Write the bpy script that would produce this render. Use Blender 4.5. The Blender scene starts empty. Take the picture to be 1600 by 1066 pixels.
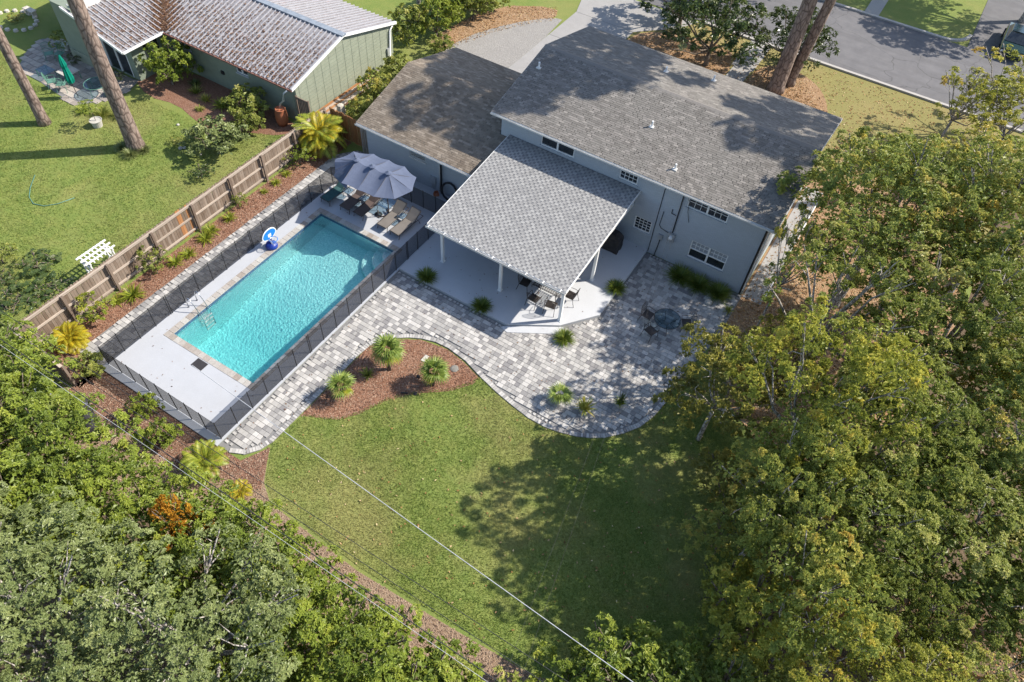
import bpy, bmesh, math, random
import numpy as np
from mathutils import Vector, Matrix
random.seed(7); rng = np.random.default_rng(7)
R = math.radians
sc = bpy.context.scene
COL = sc.collection
# ------------------------------------------------------------------ camera
cam_d = bpy.data.cameras.new('camera'); cam = bpy.data.objects.new('camera', cam_d); COL.objects.link(cam)
sc.camera = cam
_yaw, _pit, _rol = 2.05924536, 0.900030812, -0.0897823912
_f = Vector((math.cos(_pit)*math.cos(_yaw), math.cos(_pit)*math.sin(_yaw), -math.sin(_pit)))
_rt = Vector((math.sin(_yaw), -math.cos(_yaw), 0)); _dn = _f.cross(_rt)
_c, _s = math.cos(_rol), math.sin(_rol)
_r2 = _c*_rt + _s*_dn; _d2 = -_s*_rt + _c*_dn
M = Matrix((( _r2.x, -_d2.x, -_f.x, 0), (_r2.y, -_d2.y, -_f.y, 0), (_r2.z, -_d2.z, -_f.z, 27.0), (0, 0, 0, 1)))
cam.matrix_world = M
cam_d.sensor_width = 36; cam_d.sensor_fit = 'HORIZONTAL'; cam_d.lens = 36*1139.915/1600
cam_d.clip_start = 0.5; cam_d.clip_end = 600
# ------------------------------------------------------------------ light
SUN = Vector((0.83, 0.73, 1.0)).normalized()      # direction towards the sun
w = bpy.data.worlds.new('World'); sc.world = w; w.use_nodes = True
nt = w.node_tree; nt.nodes.clear()
sky = nt.nodes.new('ShaderNodeTexSky'); sky.sky_type = 'NISHITA'; sky.sun_disc = False
sky.sun_elevation = math.asin(SUN.z); sky.sun_rotation = math.atan2(SUN.x, SUN.y)
sky.air_density = 1.0; sky.dust_density = 1.0
bg = nt.nodes.new('ShaderNodeBackground'); bg.inputs[1].default_value = 0.13
ow = nt.nodes.new('ShaderNodeOutputWorld')
nt.links.new(sky.outputs[0], bg.inputs[0]); nt.links.new(bg.outputs[0], ow.inputs[0])
sl = bpy.data.lights.new('sun', 'SUN'); sl.energy = 4.3; sl.angle = R(0.55); sl.color = (1.0, 0.93, 0.82)
so = bpy.data.objects.new('sun', sl); COL.objects.link(so); so.rotation_euler = SUN.to_track_quat('Z', 'Y').to_euler()
so.location = (20, 20, 40)
vs = sc.view_settings; vs.view_transform = 'Standard'; vs.look = 'None'; vs.gamma = 1; vs.use_curve_mapping = False
vs.exposure = 0.90

# ================================================================== materials
class N:
    def __init__(s, name):
        s.m = bpy.data.materials.new(name); s.m.use_nodes = True; s.t = s.m.node_tree; s.t.nodes.clear()
        s.out = s.n('OutputMaterial')
    def n(s, k, **kw):
        x = s.t.nodes.new('ShaderNode'+k)
        for a, b in kw.items(): setattr(x, a, b)
        return x
    def l(s, a, b): s.t.links.new(a, b)
    def val(s, sock, v):
        if hasattr(v, 'is_output') or isinstance(v, bpy.types.NodeSocket): s.l(v, sock)
        else: sock.default_value = v
    def noise(s, scale, detail=3, rough=0.5, vec=None, dist=0):
        x = s.n('TexNoise'); x.inputs['Scale'].default_value = scale; x.inputs['Detail'].default_value = detail
        x.inputs['Roughness'].default_value = rough; x.inputs['Distortion'].default_value = dist
        s.l(vec if vec is not None else s.pos(), x.inputs['Vector']); return x.outputs['Fac']
    def pos(s):
        if not hasattr(s, '_p'): s._p = s.n('NewGeometry').outputs['Position']
        return s._p
    def scaled(s, v, sc_, rot=(0,0,0)):
        m = s.n('Mapping'); m.inputs['Scale'].default_value = sc_; m.inputs['Rotation'].default_value = rot; s.l(v, m.inputs[0]); return m.outputs[0]
    def ramp(s, fac, stops, mode='LINEAR'):
        r = s.n('ValToRGB'); cr = r.color_ramp; cr.interpolation = mode
        while len(cr.elements) < len(stops): cr.elements.new(0.5)
        for e, (p, c) in zip(cr.elements, stops):
            e.position = p; e.color = (c, c, c, 1) if isinstance(c, (int, float)) else (*c, 1)
        s.l(fac, r.inputs[0]); return r.outputs[0]
    def mix(s, f, a, b, mode='MIX'):
        x = s.n('Mix', data_type='RGBA', blend_type=mode)
        s.val(x.inputs[0], f)
        for i, v in ((6, a), (7, b)):
            if isinstance(v, tuple): x.inputs[i].default_value = (*v, 1) if len(v) == 3 else v
            else: s.l(v, x.inputs[i])
        return x.outputs[2]
    def math(s, op, a, b=0.0):
        x = s.n('Math', operation=op); s.val(x.inputs[0], a); s.val(x.inputs[1], b); return x.outputs[0]
    def attr(s, name='tint'): return s.n('Attribute', attribute_name=name).outputs['Fac']
    def orand(s): return s.n('ObjectInfo').outputs['Random']
    def bsdf(s, col, rough=0.7, spec=0.3, metal=0, bump=None, bs=0.3, bd=0.02):
        b = s.n('BsdfPrincipled')
        if isinstance(col, tuple): b.inputs['Base Color'].default_value = (*col, 1)
        else: s.l(col, b.inputs['Base Color'])
        s.val(b.inputs['Roughness'], rough); b.inputs['Specular IOR Level'].default_value = spec
        b.inputs['Metallic'].default_value = metal
        if bump is not None:
            u = s.n('Bump'); u.inputs['Strength'].default_value = bs; u.inputs['Distance'].default_value = bd
            s.l(bump, u.inputs['Height']); s.l(u.outputs[0], b.inputs['Normal'])
        return b
    def fin(s, b):
        s.l(b.outputs[0], s.out.inputs[0]); return s.m

def plain(name, col, rough=0.6, spec=0.3, metal=0, var=0.18, nscale=3.0):
    k = N(name); nz = k.noise(nscale, 4, 0.6)
    d = tuple(c*(1-var) for c in col); e = tuple(min(1, c*(1+var)) for c in col)
    c = k.ramp(nz, [(0.3, d), (0.7, e)])
    return k.fin(k.bsdf(c, rough, spec, metal, bump=k.noise(60, 2), bs=0.08))

def foliage(name, stops, trans=0.3, rough=0.45, tcol=(0.20, 0.24, 0.03), big=0.35):
    k = N(name)
    t = k.attr('tint'); f = k.math('ADD', t, k.math('MULTIPLY', k.math('SUBTRACT', k.noise(big, 3), 0.5), 0.7))
    c = k.ramp(f, stops)
    b = k.bsdf(c, rough, 0.35)
    tr = k.n('BsdfTranslucent'); k.l(k.mix(0.5, c, tcol), tr.inputs[0])
    mx = k.n('MixShader'); mx.inputs[0].default_value = trans
    k.l(b.outputs[0], mx.inputs[1]); k.l(tr.outputs[0], mx.inputs[2]); return k.fin(mx)

def m_grass(name, patches=0.5, straw=0.0):
    k = N(name)
    big = k.noise(0.22, 4, 0.6); mid = k.noise(1.3, 4, 0.65); fine = k.noise(14, 4, 0.75); ff = k.noise(45, 2, 0.7)
    c = k.ramp(fine, [(0.25, (0.055, 0.10, 0.018)), (0.5, (0.118, 0.18, 0.034)), (0.75, (0.205, 0.27, 0.07))])
    c = k.mix(k.ramp(mid, [(0.42, 0.0), (0.62, 0.45)]), c, (0.245, 0.24, 0.065))
    c = k.mix(k.ramp(big, [(0.46, 0.0), (0.62, patches)]), c, (0.32, 0.25, 0.115))
    c = k.mix(0.45, c, k.ramp(ff, [(0.3, (0.04, 0.06, 0.012)), (0.7, (0.32, 0.36, 0.11))]))
    if straw: c = k.mix(straw, c, (0.25, 0.19, 0.085))
    return k.fin(k.bsdf(c, 0.85, 0.15, bump=fine, bs=0.6, bd=0.04))

def m_mulch(name, a, b, c3, s=16):
    k = N(name); v = k.n('TexVoronoi'); v.inputs['Scale'].default_value = s; v.inputs['Randomness'].default_value = 1
    k.l(k.scaled(k.pos(), (1, 1.9, 1), (0, 0, 0.6)), v.inputs['Vector'])
    c = k.ramp(k.noise(25, 3, 0.7), [(0.3, a), (0.55, b), (0.75, c3)])
    sp = k.n('SeparateColor'); k.l(v.outputs['Color'], sp.inputs[0])
    c = k.mix(k.ramp(sp.outputs[0], [(0.1, 0.0), (0.9, 0.5)]), c, c3)
    c = k.mix(k.ramp(k.noise(0.9, 3), [(0.4, 0.0), (0.65, 0.5)]), c, b)
    return k.fin(k.bsdf(c, 0.9, 0.1, bump=v.outputs['Distance'], bs=0.7, bd=0.04))

def m_tinted(name, stops, rough=0.8, grain=40, gv=0.25, bs=0.25, big=None):
    k = N(name)
    f = k.math('FRACT', k.math('ADD', k.attr('tint'), k.orand()))
    c = k.ramp(f, stops)
    g = k.ramp(k.noise(grain, 4, 0.7), [(0.25, 1-gv), (0.75, 1+gv)])
    c = k.mix(1.0, c, g, 'MULTIPLY')
    if big: c = k.mix(k.ramp(k.noise(big[0], 4, 0.6), [(0.4, 0.0), (0.7, big[1])]), c, big[2])
    return k.fin(k.bsdf(c, rough, 0.25, bump=k.noise(grain, 3), bs=bs, bd=0.01))

def m_concrete(name, col, var=0.12, stain=(0.3, 0.28, 0.25), sa=0.25, rough=0.75):
    k = N(name)
    c = k.ramp(k.noise(1.1, 5, 0.65), [(0.3, tuple(x*(1-var) for x in col)), (0.7, tuple(min(1, x*(1+var*0.6)) for x in col))])
    c = k.mix(k.ramp(k.noise(0.7, 6, 0.75, dist=0.6), [(0.52, 0.0), (0.75, sa)]), c, stain)
    c = k.mix(0.15, c, k.ramp(k.noise(70, 3, 0.7), [(0.3, 0.2), (0.7, 0.9)]))
    return k.fin(k.bsdf(c, rough, 0.3, bump=k.noise(80, 3), bs=0.15, bd=0.005))

def m_brick(name, col):
    k = N(name); b = k.n('TexBrick')
    # brick coordinates on walls: horizontal run = x + y, vertical = z
    sp = k.n('SeparateXYZ'); k.l(k.pos(), sp.inputs[0]); cb = k.n('CombineXYZ')
    k.l(k.math('ADD', sp.outputs[0], sp.outputs[1]), cb.inputs[0]); k.l(sp.outputs[2], cb.inputs[1])
    k.l(cb.outputs[0], b.inputs['Vector'])
    b.inputs['Scale'].default_value = 1; b.inputs['Brick Width'].default_value = 0.21; b.inputs['Row Height'].default_value = 0.075
    b.inputs['Mortar Size'].default_value = 0.006; b.inputs['Mortar Smooth'].default_value = 0.4
    b.inputs['Color1'].default_value = (*[x*0.96 for x in col], 1); b.inputs['Color2'].default_value = (*[x*1.04 for x in col], 1)
    b.inputs['Mortar'].default_value = (*[x*0.78 for x in col], 1)
    c = k.mix(k.ramp(k.noise(0.8, 4), [(0.4, 0.0), (0.7, 0.12)]), b.outputs['Color'], tuple(x*0.75 for x in col))
    return k.fin(k.bsdf(c, 0.6, 0.3, bump=b.outputs['Fac'], bs=-0.4, bd=0.008))

MAT = {}
MAT['grass'] = m_grass('lawn_grass', 0.55); MAT['ngrass'] = m_grass('neighbour_grass', 0.35)
MAT['mulch'] = m_mulch('red_bark_mulch', (0.095, 0.044, 0.026), (0.237, 0.116, 0.070), (0.399, 0.264, 0.192))
MAT['mulchd'] = m_mulch('brown_mulch', (0.07, 0.035, 0.022), (0.19, 0.095, 0.062), (0.36, 0.23, 0.17))
MAT['litter'] = m_mulch('leaf_litter_ground', (0.12, 0.07, 0.04), (0.29, 0.175, 0.095), (0.45, 0.33, 0.22), 12)
MAT['dirt'] = m_mulch('bare_dirt', (0.11, 0.07, 0.045), (0.26, 0.175, 0.115), (0.42, 0.33, 0.24), 20)
MAT['duff'] = m_mulch('shade_toned_duff', (0.05, 0.035, 0.022), (0.12, 0.085, 0.055), (0.24, 0.18, 0.12), 18)  # dirt brown darkened to carry the shade under the trees
MAT['gravel'] = m_mulch('gravel', (0.16, 0.15, 0.14), (0.28, 0.265, 0.25), (0.45, 0.43, 0.40), 22)
MAT['road'] = m_concrete('asphalt_road', (0.134, 0.129, 0.136), 0.10, (0.243, 0.198, 0.162), 0.25)
def m_road():
    k = N('worn_asphalt'); c = k.ramp(k.noise(1.1, 5, .65), [(.3, (.125, .122, .128)), (.7, (.165, .16, .165))])
    c = k.mix(k.ramp(k.noise(1.0, 4, .6, vec=k.scaled(k.pos(), (.06, 1.1, 1))), [(.42, 0.0), (.62, .35)]), c, (.10, .097, .10))
    v = k.n('TexVoronoi'); v.feature = 'DISTANCE_TO_EDGE'; v.inputs['Scale'].default_value = .22; wv_ = k.n('VectorMath', operation='ADD'); nz = k.n('TexNoise'); nz.inputs['Scale'].default_value = .8; k.l(k.pos(), nz.inputs['Vector']); k.l(k.pos(), wv_.inputs[0]); k.l(nz.outputs['Color'], wv_.inputs[1]); k.l(wv_.outputs[0], v.inputs['Vector'])
    c = k.mix(k.ramp(v.outputs['Distance'], [(0.0, .7), (.006, 0.0)]), c, (.06, .058, .058))
    c = k.mix(k.ramp(k.noise(5, 5, .8), [(.6, 0.0), (.72, .4)]), c, (.22, .19, .15))
    return k.fin(k.bsdf(c, .85, .2, bump=k.noise(60, 3), bs=.2, bd=.005))
MAT['road'] = m_road()
MAT['curb'] = m_concrete('curb_concrete', (0.357, 0.332, 0.306), 0.12, (0.212, 0.170, 0.145), 0.4)
MAT['drive'] = m_concrete('driveway_concrete', (0.256, 0.243, 0.231), 0.12, (0.154, 0.137, 0.122), 0.4)
MAT['deck'] = m_concrete('painted_pool_deck', (0.359, 0.374, 0.406), 0.05, (0.328, 0.328, 0.335), 0.35)
MAT['slab'] = m_concrete('painted_patio_slab', (0.448, 0.461, 0.484), 0.05, (0.448, 0.430, 0.403), 0.3)
MAT['base'] = m_concrete('paver_bedding', (0.136, 0.132, 0.128), 0.2)
MAT['paver'] = m_tinted('grey_paver', [(0.0, (0.190, 0.182, 0.185)), (0.12, (0.237, 0.229, 0.225)), (0.35, (0.312, 0.302, 0.291)), (0.65, (0.388, 0.374, 0.355)), (1.0, (0.483, 0.465, 0.444))], 0.75, 35, 0.10)
MAT['coping'] = m_tinted('travertine_coping', [(0.0, (0.254, 0.214, 0.181)), (0.4, (0.344, 0.316, 0.288)), (1.0, (0.419, 0.411, 0.387))], 0.7, 14, 0.22)
MAT['shp'] = m_tinted('patio_roof_shingle', [(0.0, (0.236, 0.233, 0.229)), (0.5, (0.275, 0.271, 0.265)), (1.0, (0.315, 0.311, 0.302))], 0.9, 50, 0.15)
MAT['shm'] = m_tinted('main_roof_shingle', [(0.0, (0.139, 0.127, 0.115)), (0.45, (0.176, 0.163, 0.147)), (0.85, (0.205, 0.187, 0.171)), (1.0, (0.262, 0.240, 0.216))], 0.9, 40, 0.22, big=(0.35, 0.25, (0.210, 0.202, 0.185)))
MAT['shg'] = m_tinted('garage_roof_shingle', [(0.0, (0.137, 0.109, 0.084)), (0.45, (0.182, 0.148, 0.114)), (0.85, (0.214, 0.176, 0.139)), (1.0, (0.282, 0.235, 0.187))], 0.9, 40, 0.22, big=(0.5, 0.25, (0.235, 0.218, 0.185)))
MAT['under_p'] = plain('shingle_shadow_line', (0.179, 0.179, 0.184), 0.95)
MAT['under_m'] = plain('shingle_underlay', (0.109, 0.102, 0.094), 0.95)
MAT['wall'] = m_brick('painted_brick', (0.389, 0.423, 0.461))
MAT['white'] = plain('white_paint', (0.755, 0.755, 0.746), 0.4, 0.4, var=0.04)
MAT['offwhite'] = plain('aged_white_paint', (0.561, 0.552, 0.527), 0.5, 0.3, var=0.10)
MAT['glass'] = plain('dark_window_glass', (0.025, 0.03, 0.035), 0.06, 0.8, var=0.4)
MAT['blind'] = plain('window_blind', (0.30, 0.32, 0.34), 0.5, 0.4, var=0.15, nscale=12)
MAT['black'] = plain('black_metal', (0.018, 0.018, 0.02), 0.45, 0.4)
MAT['bronze'] = plain('dark_bronze', (0.055, 0.045, 0.04), 0.45, 0.5)
MAT['steel'] = plain('stainless_steel', (0.55, 0.56, 0.58), 0.25, 0.5, metal=0.9)
MAT['galv'] = plain('galvanised_metal', (0.42, 0.44, 0.46), 0.4, 0.5, metal=0.5)
MAT['taupe'] = plain('taupe_sling_fabric', (0.164, 0.148, 0.135), 0.8, 0.2, var=0.08)
MAT['brownsl'] = plain('dark_brown_sling_fabric', (0.10, 0.075, 0.068), 0.8, 0.2, var=0.08)
MAT['teal'] = plain('dark_green_sling_fabric', (0.035, 0.085, 0.088), 0.8, 0.2, var=0.1)
MAT['umb'] = plain('slate_blue_umbrella_fabric', (0.098, 0.118, 0.175), 0.85, 0.15, var=0.07)
MAT['umbg'] = plain('green_umbrella_fabric', (0.0, 0.17, 0.12), 0.8, 0.2, var=0.15, nscale=8)
MAT['blue'] = plain('blue_plastic', (0.01, 0.17, 0.55), 0.35, 0.5, var=0.1)
MAT['navy'] = plain('dark_blue_plastic', (0.01, 0.035, 0.25), 0.4, 0.5, var=0.1)
MAT['cover'] = plain('grill_cover', (0.04, 0.035, 0.035), 0.7, 0.3, var=0.3, nscale=6)
MAT['rubber'] = plain('dark_rubber', (0.035, 0.033, 0.036), 0.8, 0.2)
MAT['terra'] = plain('terracotta', (0.34, 0.12, 0.06), 0.65, 0.3)
MAT['rust'] = plain('rusty_brown_metal', (0.17, 0.085, 0.065), 0.7, 0.3, var=0.4, nscale=8)
MAT['pot'] = plain('pale_stone_pot', (0.42, 0.40, 0.36), 0.7, 0.3)
MAT['gpatina'] = plain('green_painted_metal', (0.10, 0.22, 0.17), 0.5, 0.4)
MAT['stone'] = plain('pale_stone', (0.48, 0.44, 0.38), 0.8, 0.2, var=0.25, nscale=6)
MAT['greyrock'] = plain('dull_grey_rock', (0.20, 0.19, 0.17), 0.85, 0.2, var=0.25, nscale=6)
MAT['soil'] = plain('potting_soil', (0.045, 0.03, 0.02), 0.95, 0.1)
MAT['chair'] = plain('cast_iron_black', (0.03, 0.024, 0.022), 0.5, 0.5)
MAT['red'] = plain('red_paint', (0.6, 0.03, 0.04), 0.4, 0.4)
MAT['carteal'] = plain('dark_teal_car_paint', (0.012, 0.035, 0.042), 0.15, 0.8, var=0.05)
MAT['cable'] = plain('black_cable', (0.03, 0.03, 0.032), 0.6, 0.3)
MAT['cablew'] = plain('pale_cable', (0.450, 0.450, 0.460), 0.5, 0.4)

def m_wood(name, stops, axis=(30, 30, 1.5), grey=0.3):
    k = N(name); f = k.math('FRACT', k.math('ADD', k.attr('tint'), k.orand()))
    c = k.ramp(f, stops)
    g = k.noise(1.0, 5, 0.7, vec=k.scaled(k.pos(), axis))
    c = k.mix(1.0, c, k.ramp(g, [(0.3, 0.70), (0.7, 1.25)]), 'MULTIPLY')
    c = k.mix(k.ramp(k.noise(2.0, 4, 0.7), [(0.45, 0.0), (0.7, grey)]), c, (0.27, 0.24, 0.21))
    return k.fin(k.bsdf(c, 0.85, 0.2, bump=g, bs=0.4, bd=0.006))
MAT['picket'] = m_wood('weathered_picket', [(0.0, (0.14, 0.10, 0.072)), (0.5, (0.205, 0.155, 0.118)), (1.0, (0.265, 0.21, 0.168))])
MAT['rail'] = m_wood('pale_weathered_rail', [(0.0, (0.340, 0.281, 0.230)), (1.0, (0.425, 0.357, 0.297))], (30, 1.5, 30), 0.1)
MAT['post'] = m_wood('brown_post', [(0.0, (0.15, 0.11, 0.085)), (1.0, (0.21, 0.16, 0.125))])
MAT['darkwood'] = m_wood('dark_fence_boards', [(0.0, (0.075, 0.055, 0.045)), (1.0, (0.12, 0.09, 0.075))])
MAT['orange'] = m_wood('new_cedar', [(0.0, (0.288, 0.128, 0.051)), (1.0, (0.384, 0.192, 0.085))], grey=0.05)
MAT['cedar'] = m_wood('stained_cedar', [(0.0, (0.26, 0.12, 0.05)), (1.0, (0.38, 0.19, 0.08))], grey=0.12)
MAT['greywood'] = m_wood('grey_slats', [(0.0, (0.22, 0.20, 0.17)), (1.0, (0.34, 0.31, 0.27))])

def m_bark(name, a, b, c3, sz=5.0):
    k = N(name); v = k.n('TexVoronoi'); v.feature = 'DISTANCE_TO_EDGE'; v.inputs['Scale'].default_value = sz
    k.l(k.scaled(k.pos(), (1, 1, 0.35)), v.inputs['Vector'])
    c = k.ramp(k.noise(6, 5, 0.7), [(0.3, b), (0.7, c3)])
    c = k.mix(k.ramp(v.outputs['Distance'], [(0.0, 1.0), (0.14, 0.0)]), c, a)
    return k.fin(k.bsdf(c, 0.9, 0.15, bump=v.outputs['Distance'], bs=0.8, bd=0.06))
MAT['pine'] = m_bark('pine_bark', (0.09, 0.065, 0.055), (0.19, 0.14, 0.115), (0.30, 0.235, 0.20))
MAT['bark'] = m_bark('grey_bark', (0.10, 0.085, 0.07), (0.30, 0.27, 0.24), (0.52, 0.48, 0.44), 8)
MAT['barkd'] = m_bark('brown_bark', (0.06, 0.045, 0.035), (0.14, 0.11, 0.085), (0.24, 0.20, 0.16), 8)

MAT['f_bright'] = foliage('bright_green_leaves', [(0, (0.075, 0.105, 0.019)), (0.35, (0.163, 0.221, 0.033)), (0.7, (0.283, 0.339, 0.048)), (1, (0.419, 0.430, 0.076))], 0.35)
MAT['f_oak'] = foliage('grey_green_oak_leaves', [(0, (0.091, 0.116, 0.038)), (0.4, (0.162, 0.201, 0.067)), (0.75, (0.248, 0.287, 0.104)), (1, (0.374, 0.403, 0.161))], 0.25, 0.4, (0.205, 0.239, 0.080))
MAT['f_olive'] = foliage('olive_green_leaves', [(0, (0.143, 0.185, 0.042)), (0.3, (0.273, 0.326, 0.078)), (0.6, (0.462, 0.462, 0.109)), (0.85, (0.704, 0.564, 0.135)), (1.0, (0.562, 0.382, 0.090))], 0.42)
MAT['f_yellow'] = foliage('yellow_green_leaves', [(0, (0.156, 0.186, 0.036)), (0.3, (0.312, 0.333, 0.058)), (0.6, (0.513, 0.489, 0.084)), (0.85, (0.698, 0.574, 0.108)), (1.0, (0.605, 0.378, 0.090))], 0.42)
MAT['f_mid'] = foliage('mid_green_leaves', [(0, (0.106, 0.140, 0.029)), (0.4, (0.213, 0.255, 0.050)), (0.75, (0.373, 0.396, 0.092)), (1, (0.618, 0.564, 0.192))], 0.42)
MAT['f_dark'] = foliage('dark_glossy_leaves', [(0, (0.025, 0.045, 0.012)), (0.5, (0.06, 0.095, 0.026)), (0.85, (0.12, 0.155, 0.05)), (1, (0.26, 0.27, 0.16))], 0.18, 0.3)
MAT['f_brown'] = foliage('olive_brown_leaves', [(0, (0.118, 0.114, 0.025)), (0.4, (0.235, 0.221, 0.043)), (0.75, (0.388, 0.349, 0.066)), (1, (0.579, 0.385, 0.088))], 0.32)
MAT['f_orange'] = foliage('orange_autumn_leaves', [(0.0, (0.255, 0.103, 0.014)), (0.5, (0.459, 0.230, 0.024)), (1.0, (0.561, 0.367, 0.048))], 0.3, tcol=(0.5, 0.25, 0.03))
MAT['f_palm'] = foliage('palm_green', [(0, (0.080, 0.125, 0.023)), (0.5, (0.171, 0.245, 0.046)), (1, (0.342, 0.388, 0.091))], 0.3)
MAT['f_ypalm'] = foliage('golden_palm', [(0.0, (0.16, 0.19, 0.02)), (0.5, (0.36, 0.31, 0.02)), (1.0, (0.55, 0.38, 0.02))], 0.3, tcol=(0.5, 0.4, 0.03))
MAT['f_lime'] = foliage('lime_green_strap_leaves', [(0.0, (0.114, 0.160, 0.017)), (0.5, (0.251, 0.296, 0.028)), (1.0, (0.433, 0.388, 0.057))], 0.3)
MAT['f_tuft'] = foliage('dark_green_blades', [(0, (0.047, 0.085, 0.014)), (0.5, (0.108, 0.163, 0.024)), (1, (0.257, 0.280, 0.048))], 0.25)
MAT['f_blade'] = foliage('grass_blades', [(0, (0.080, 0.120, 0.021)), (0.5, (0.177, 0.228, 0.043)), (1, (0.342, 0.365, 0.103))], 0.3, big=0.5)
def m_blade():
    k = N('grass_blades'); c = k.ramp(k.math('ADD', k.attr('tint'), k.math('MULTIPLY', k.math('SUBTRACT', k.noise(1.3, 4, .65), .5), .8)), [(0, (.066, .108, .018)), (.5, (.148, .202, .036)), (1, (.30, .34, .09))])
    c = k.mix(k.ramp(k.noise(0.22, 4, 0.6), [(0.47, 0.0), (0.64, .5)]), c, (.36, .29, .13)); b = k.bsdf(c, .6, .2); tr = k.n('BsdfTranslucent'); k.l(c, tr.inputs[0]); mx = k.n('MixShader'); mx.inputs[0].default_value = .25
    k.l(b.outputs[0], mx.inputs[1]); k.l(tr.outputs[0], mx.inputs[2]); return k.fin(mx)
MAT['f_blade'] = m_blade()
MAT['chips'] = foliage('bark_chips', [(0.0, (0.085, 0.038, 0.023)), (0.5, (0.257, 0.124, 0.075)), (1.0, (0.475, 0.356, 0.265))], 0.0, 0.85)
MAT['chipsd'] = foliage('tan_bark_chips', [(0.0, (0.12, 0.065, 0.045)), (0.5, (0.28, 0.185, 0.13)), (1.0, (0.48, 0.37, 0.28))], 0.0, 0.85)
MAT['leafdark'] = foliage('old_brown_leaves', [(0.0, (0.06, 0.03, 0.02)), (0.5, (0.17, 0.085, 0.05)), (1.0, (0.32, 0.20, 0.12))], 0.1, 0.8)
MAT['leaflit'] = foliage('fallen_leaves', [(0.0, (0.14, 0.06, 0.02)), (0.5, (0.36, 0.19, 0.07)), (1.0, (0.62, 0.50, 0.30))], 0.1, 0.7)

# neighbour's metal roof: grey sheet with rusty leaf stains
k = N('weathered_metal_roof')
c = k.ramp(k.noise(2.2, 4, 0.6), [(0.3, (0.19, 0.18, 0.185)), (0.7, (0.29, 0.28, 0.29))])
c = k.mix(k.ramp(k.noise(3.2, 6, 0.85), [(0.53, 0.0), (0.61, 0.85)]), c, (0.13, 0.095, 0.085))
c = k.mix(k.ramp(k.noise(1.1, 7, 0.85), [(0.60, 0.0), (0.68, 0.85)]), c, (0.26, 0.07, 0.045))
MAT['nroof'] = k.fin(k.bsdf(c, 0.55, 0.4))
MAT['nrib'] = plain('bright_metal_rib', (0.365, 0.357, 0.376), 0.4, 0.5, var=0.15, nscale=8)
MAT['ridgecap'] = plain('grey_ridge_cap', (0.22, 0.25, 0.29), 0.5, 0.4)
MAT['nwall'] = plain('sage_green_siding', (0.204, 0.239, 0.189), 0.7, 0.2, var=0.07)
MAT['nwalll'] = plain('pale_sage_shingle', (0.257, 0.278, 0.214), 0.7, 0.2, var=0.10)
MAT['patiostone'] = m_tinted('flagstone', [(0.0, (0.240, 0.208, 0.184)), (0.5, (0.336, 0.296, 0.264)), (1.0, (0.416, 0.376, 0.328))], 0.85, 12, 0.2)
# pool shell: pale blue plaster, mottle painted in for rippling light
k = N('ripple_painted_plaster')
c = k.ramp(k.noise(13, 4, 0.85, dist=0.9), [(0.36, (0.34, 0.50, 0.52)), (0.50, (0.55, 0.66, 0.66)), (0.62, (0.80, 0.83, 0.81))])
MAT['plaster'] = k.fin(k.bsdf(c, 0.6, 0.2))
MAT['tile'] = plain('blue_waterline_tile', (0.05, 0.10, 0.17), 0.3, 0.5, var=0.4, nscale=9)
# water
k = N('pool_water')
tr = k.n('BsdfTransparent'); tr.inputs[0].default_value = (0.97, 0.99, 1, 1)
gl = k.n('BsdfGlossy'); gl.inputs['Roughness'].default_value = 0.05
wv = k.noise(9.0, 3, 0.6, dist=0.6); bu = k.n('Bump'); bu.inputs['Strength'].default_value = 0.6; bu.inputs['Distance'].default_value = 0.04
k.l(wv, bu.inputs['Height']); k.l(bu.outputs[0], gl.inputs['Normal'])
fr = k.n('Fresnel'); fr.inputs[0].default_value = 1.33; k.l(bu.outputs[0], fr.inputs['Normal'])
mx = k.n('MixShader'); k.l(fr.outputs[0], mx.inputs[0]); k.l(tr.outputs[0], mx.inputs[1]); k.l(gl.outputs[0], mx.inputs[2])
va = k.n('VolumeAbsorption'); va.inputs['Color'].default_value = (0.0, 0.925, 0.925, 1); va.inputs['Density'].default_value = 0.27
k.l(va.outputs[0], k.out.inputs['Volume']); MAT['water'] = k.fin(mx)
# mesh fabric of the pool fence
k = N('black_mesh_fabric')
tr = k.n('BsdfTransparent'); df = k.bsdf((0.035, 0.036, 0.042), 0.8, 0.2); mx = k.n('MixShader'); mx.inputs[0].default_value = 0.46
k.l(tr.outputs[0], mx.inputs[1]); k.l(df.outputs[0], mx.inputs[2]); MAT['mesh'] = k.fin(mx)
k = N('clear_table_glass')
tr = k.n('BsdfTransparent'); tr.inputs[0].default_value = (0.62, 0.74, 0.82, 1); gl = k.n('BsdfGlossy'); gl.inputs['Roughness'].default_value = 0.05
mx = k.n('MixShader'); mx.inputs[0].default_value = 0.10; k.l(tr.outputs[0], mx.inputs[1]); k.l(gl.outputs[0], mx.inputs[2]); MAT['tglass'] = k.fin(mx)

# ================================================================== builders
def wloc(o):
    v = Vector((0, 0, 0))
    while o is not None: v += o.location; o = o.parent
    return v
def tag(o, label=None, cat=None, group=None, kind=None):
    if label: o['label'] = label
    if cat: o['category'] = cat
    if group: o['group'] = group
    if kind: o['kind'] = kind
    return o
def thing(name, label, cat, loc=(0, 0, 0), group=None, rz=0):
    o = bpy.data.objects.new(name, None); COL.objects.link(o); o.location = loc; o.rotation_euler.z = rz
    o.empty_display_size = 0.2
    return tag(o, label, cat, group)
def link(name, me, parent=None, loc=(0, 0, 0), rot=(0, 0, 0), scale=(1, 1, 1)):
    o = bpy.data.objects.new(name, me); COL.objects.link(o); o.parent = parent
    o.location = loc; o.rotation_euler = rot; o.scale = scale; return o
def copy_tree(o, parent=None):
    c = o.copy(); COL.objects.link(c); c.parent = parent
    for ch in list(o.children): copy_tree(ch, c)
    return c
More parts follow.
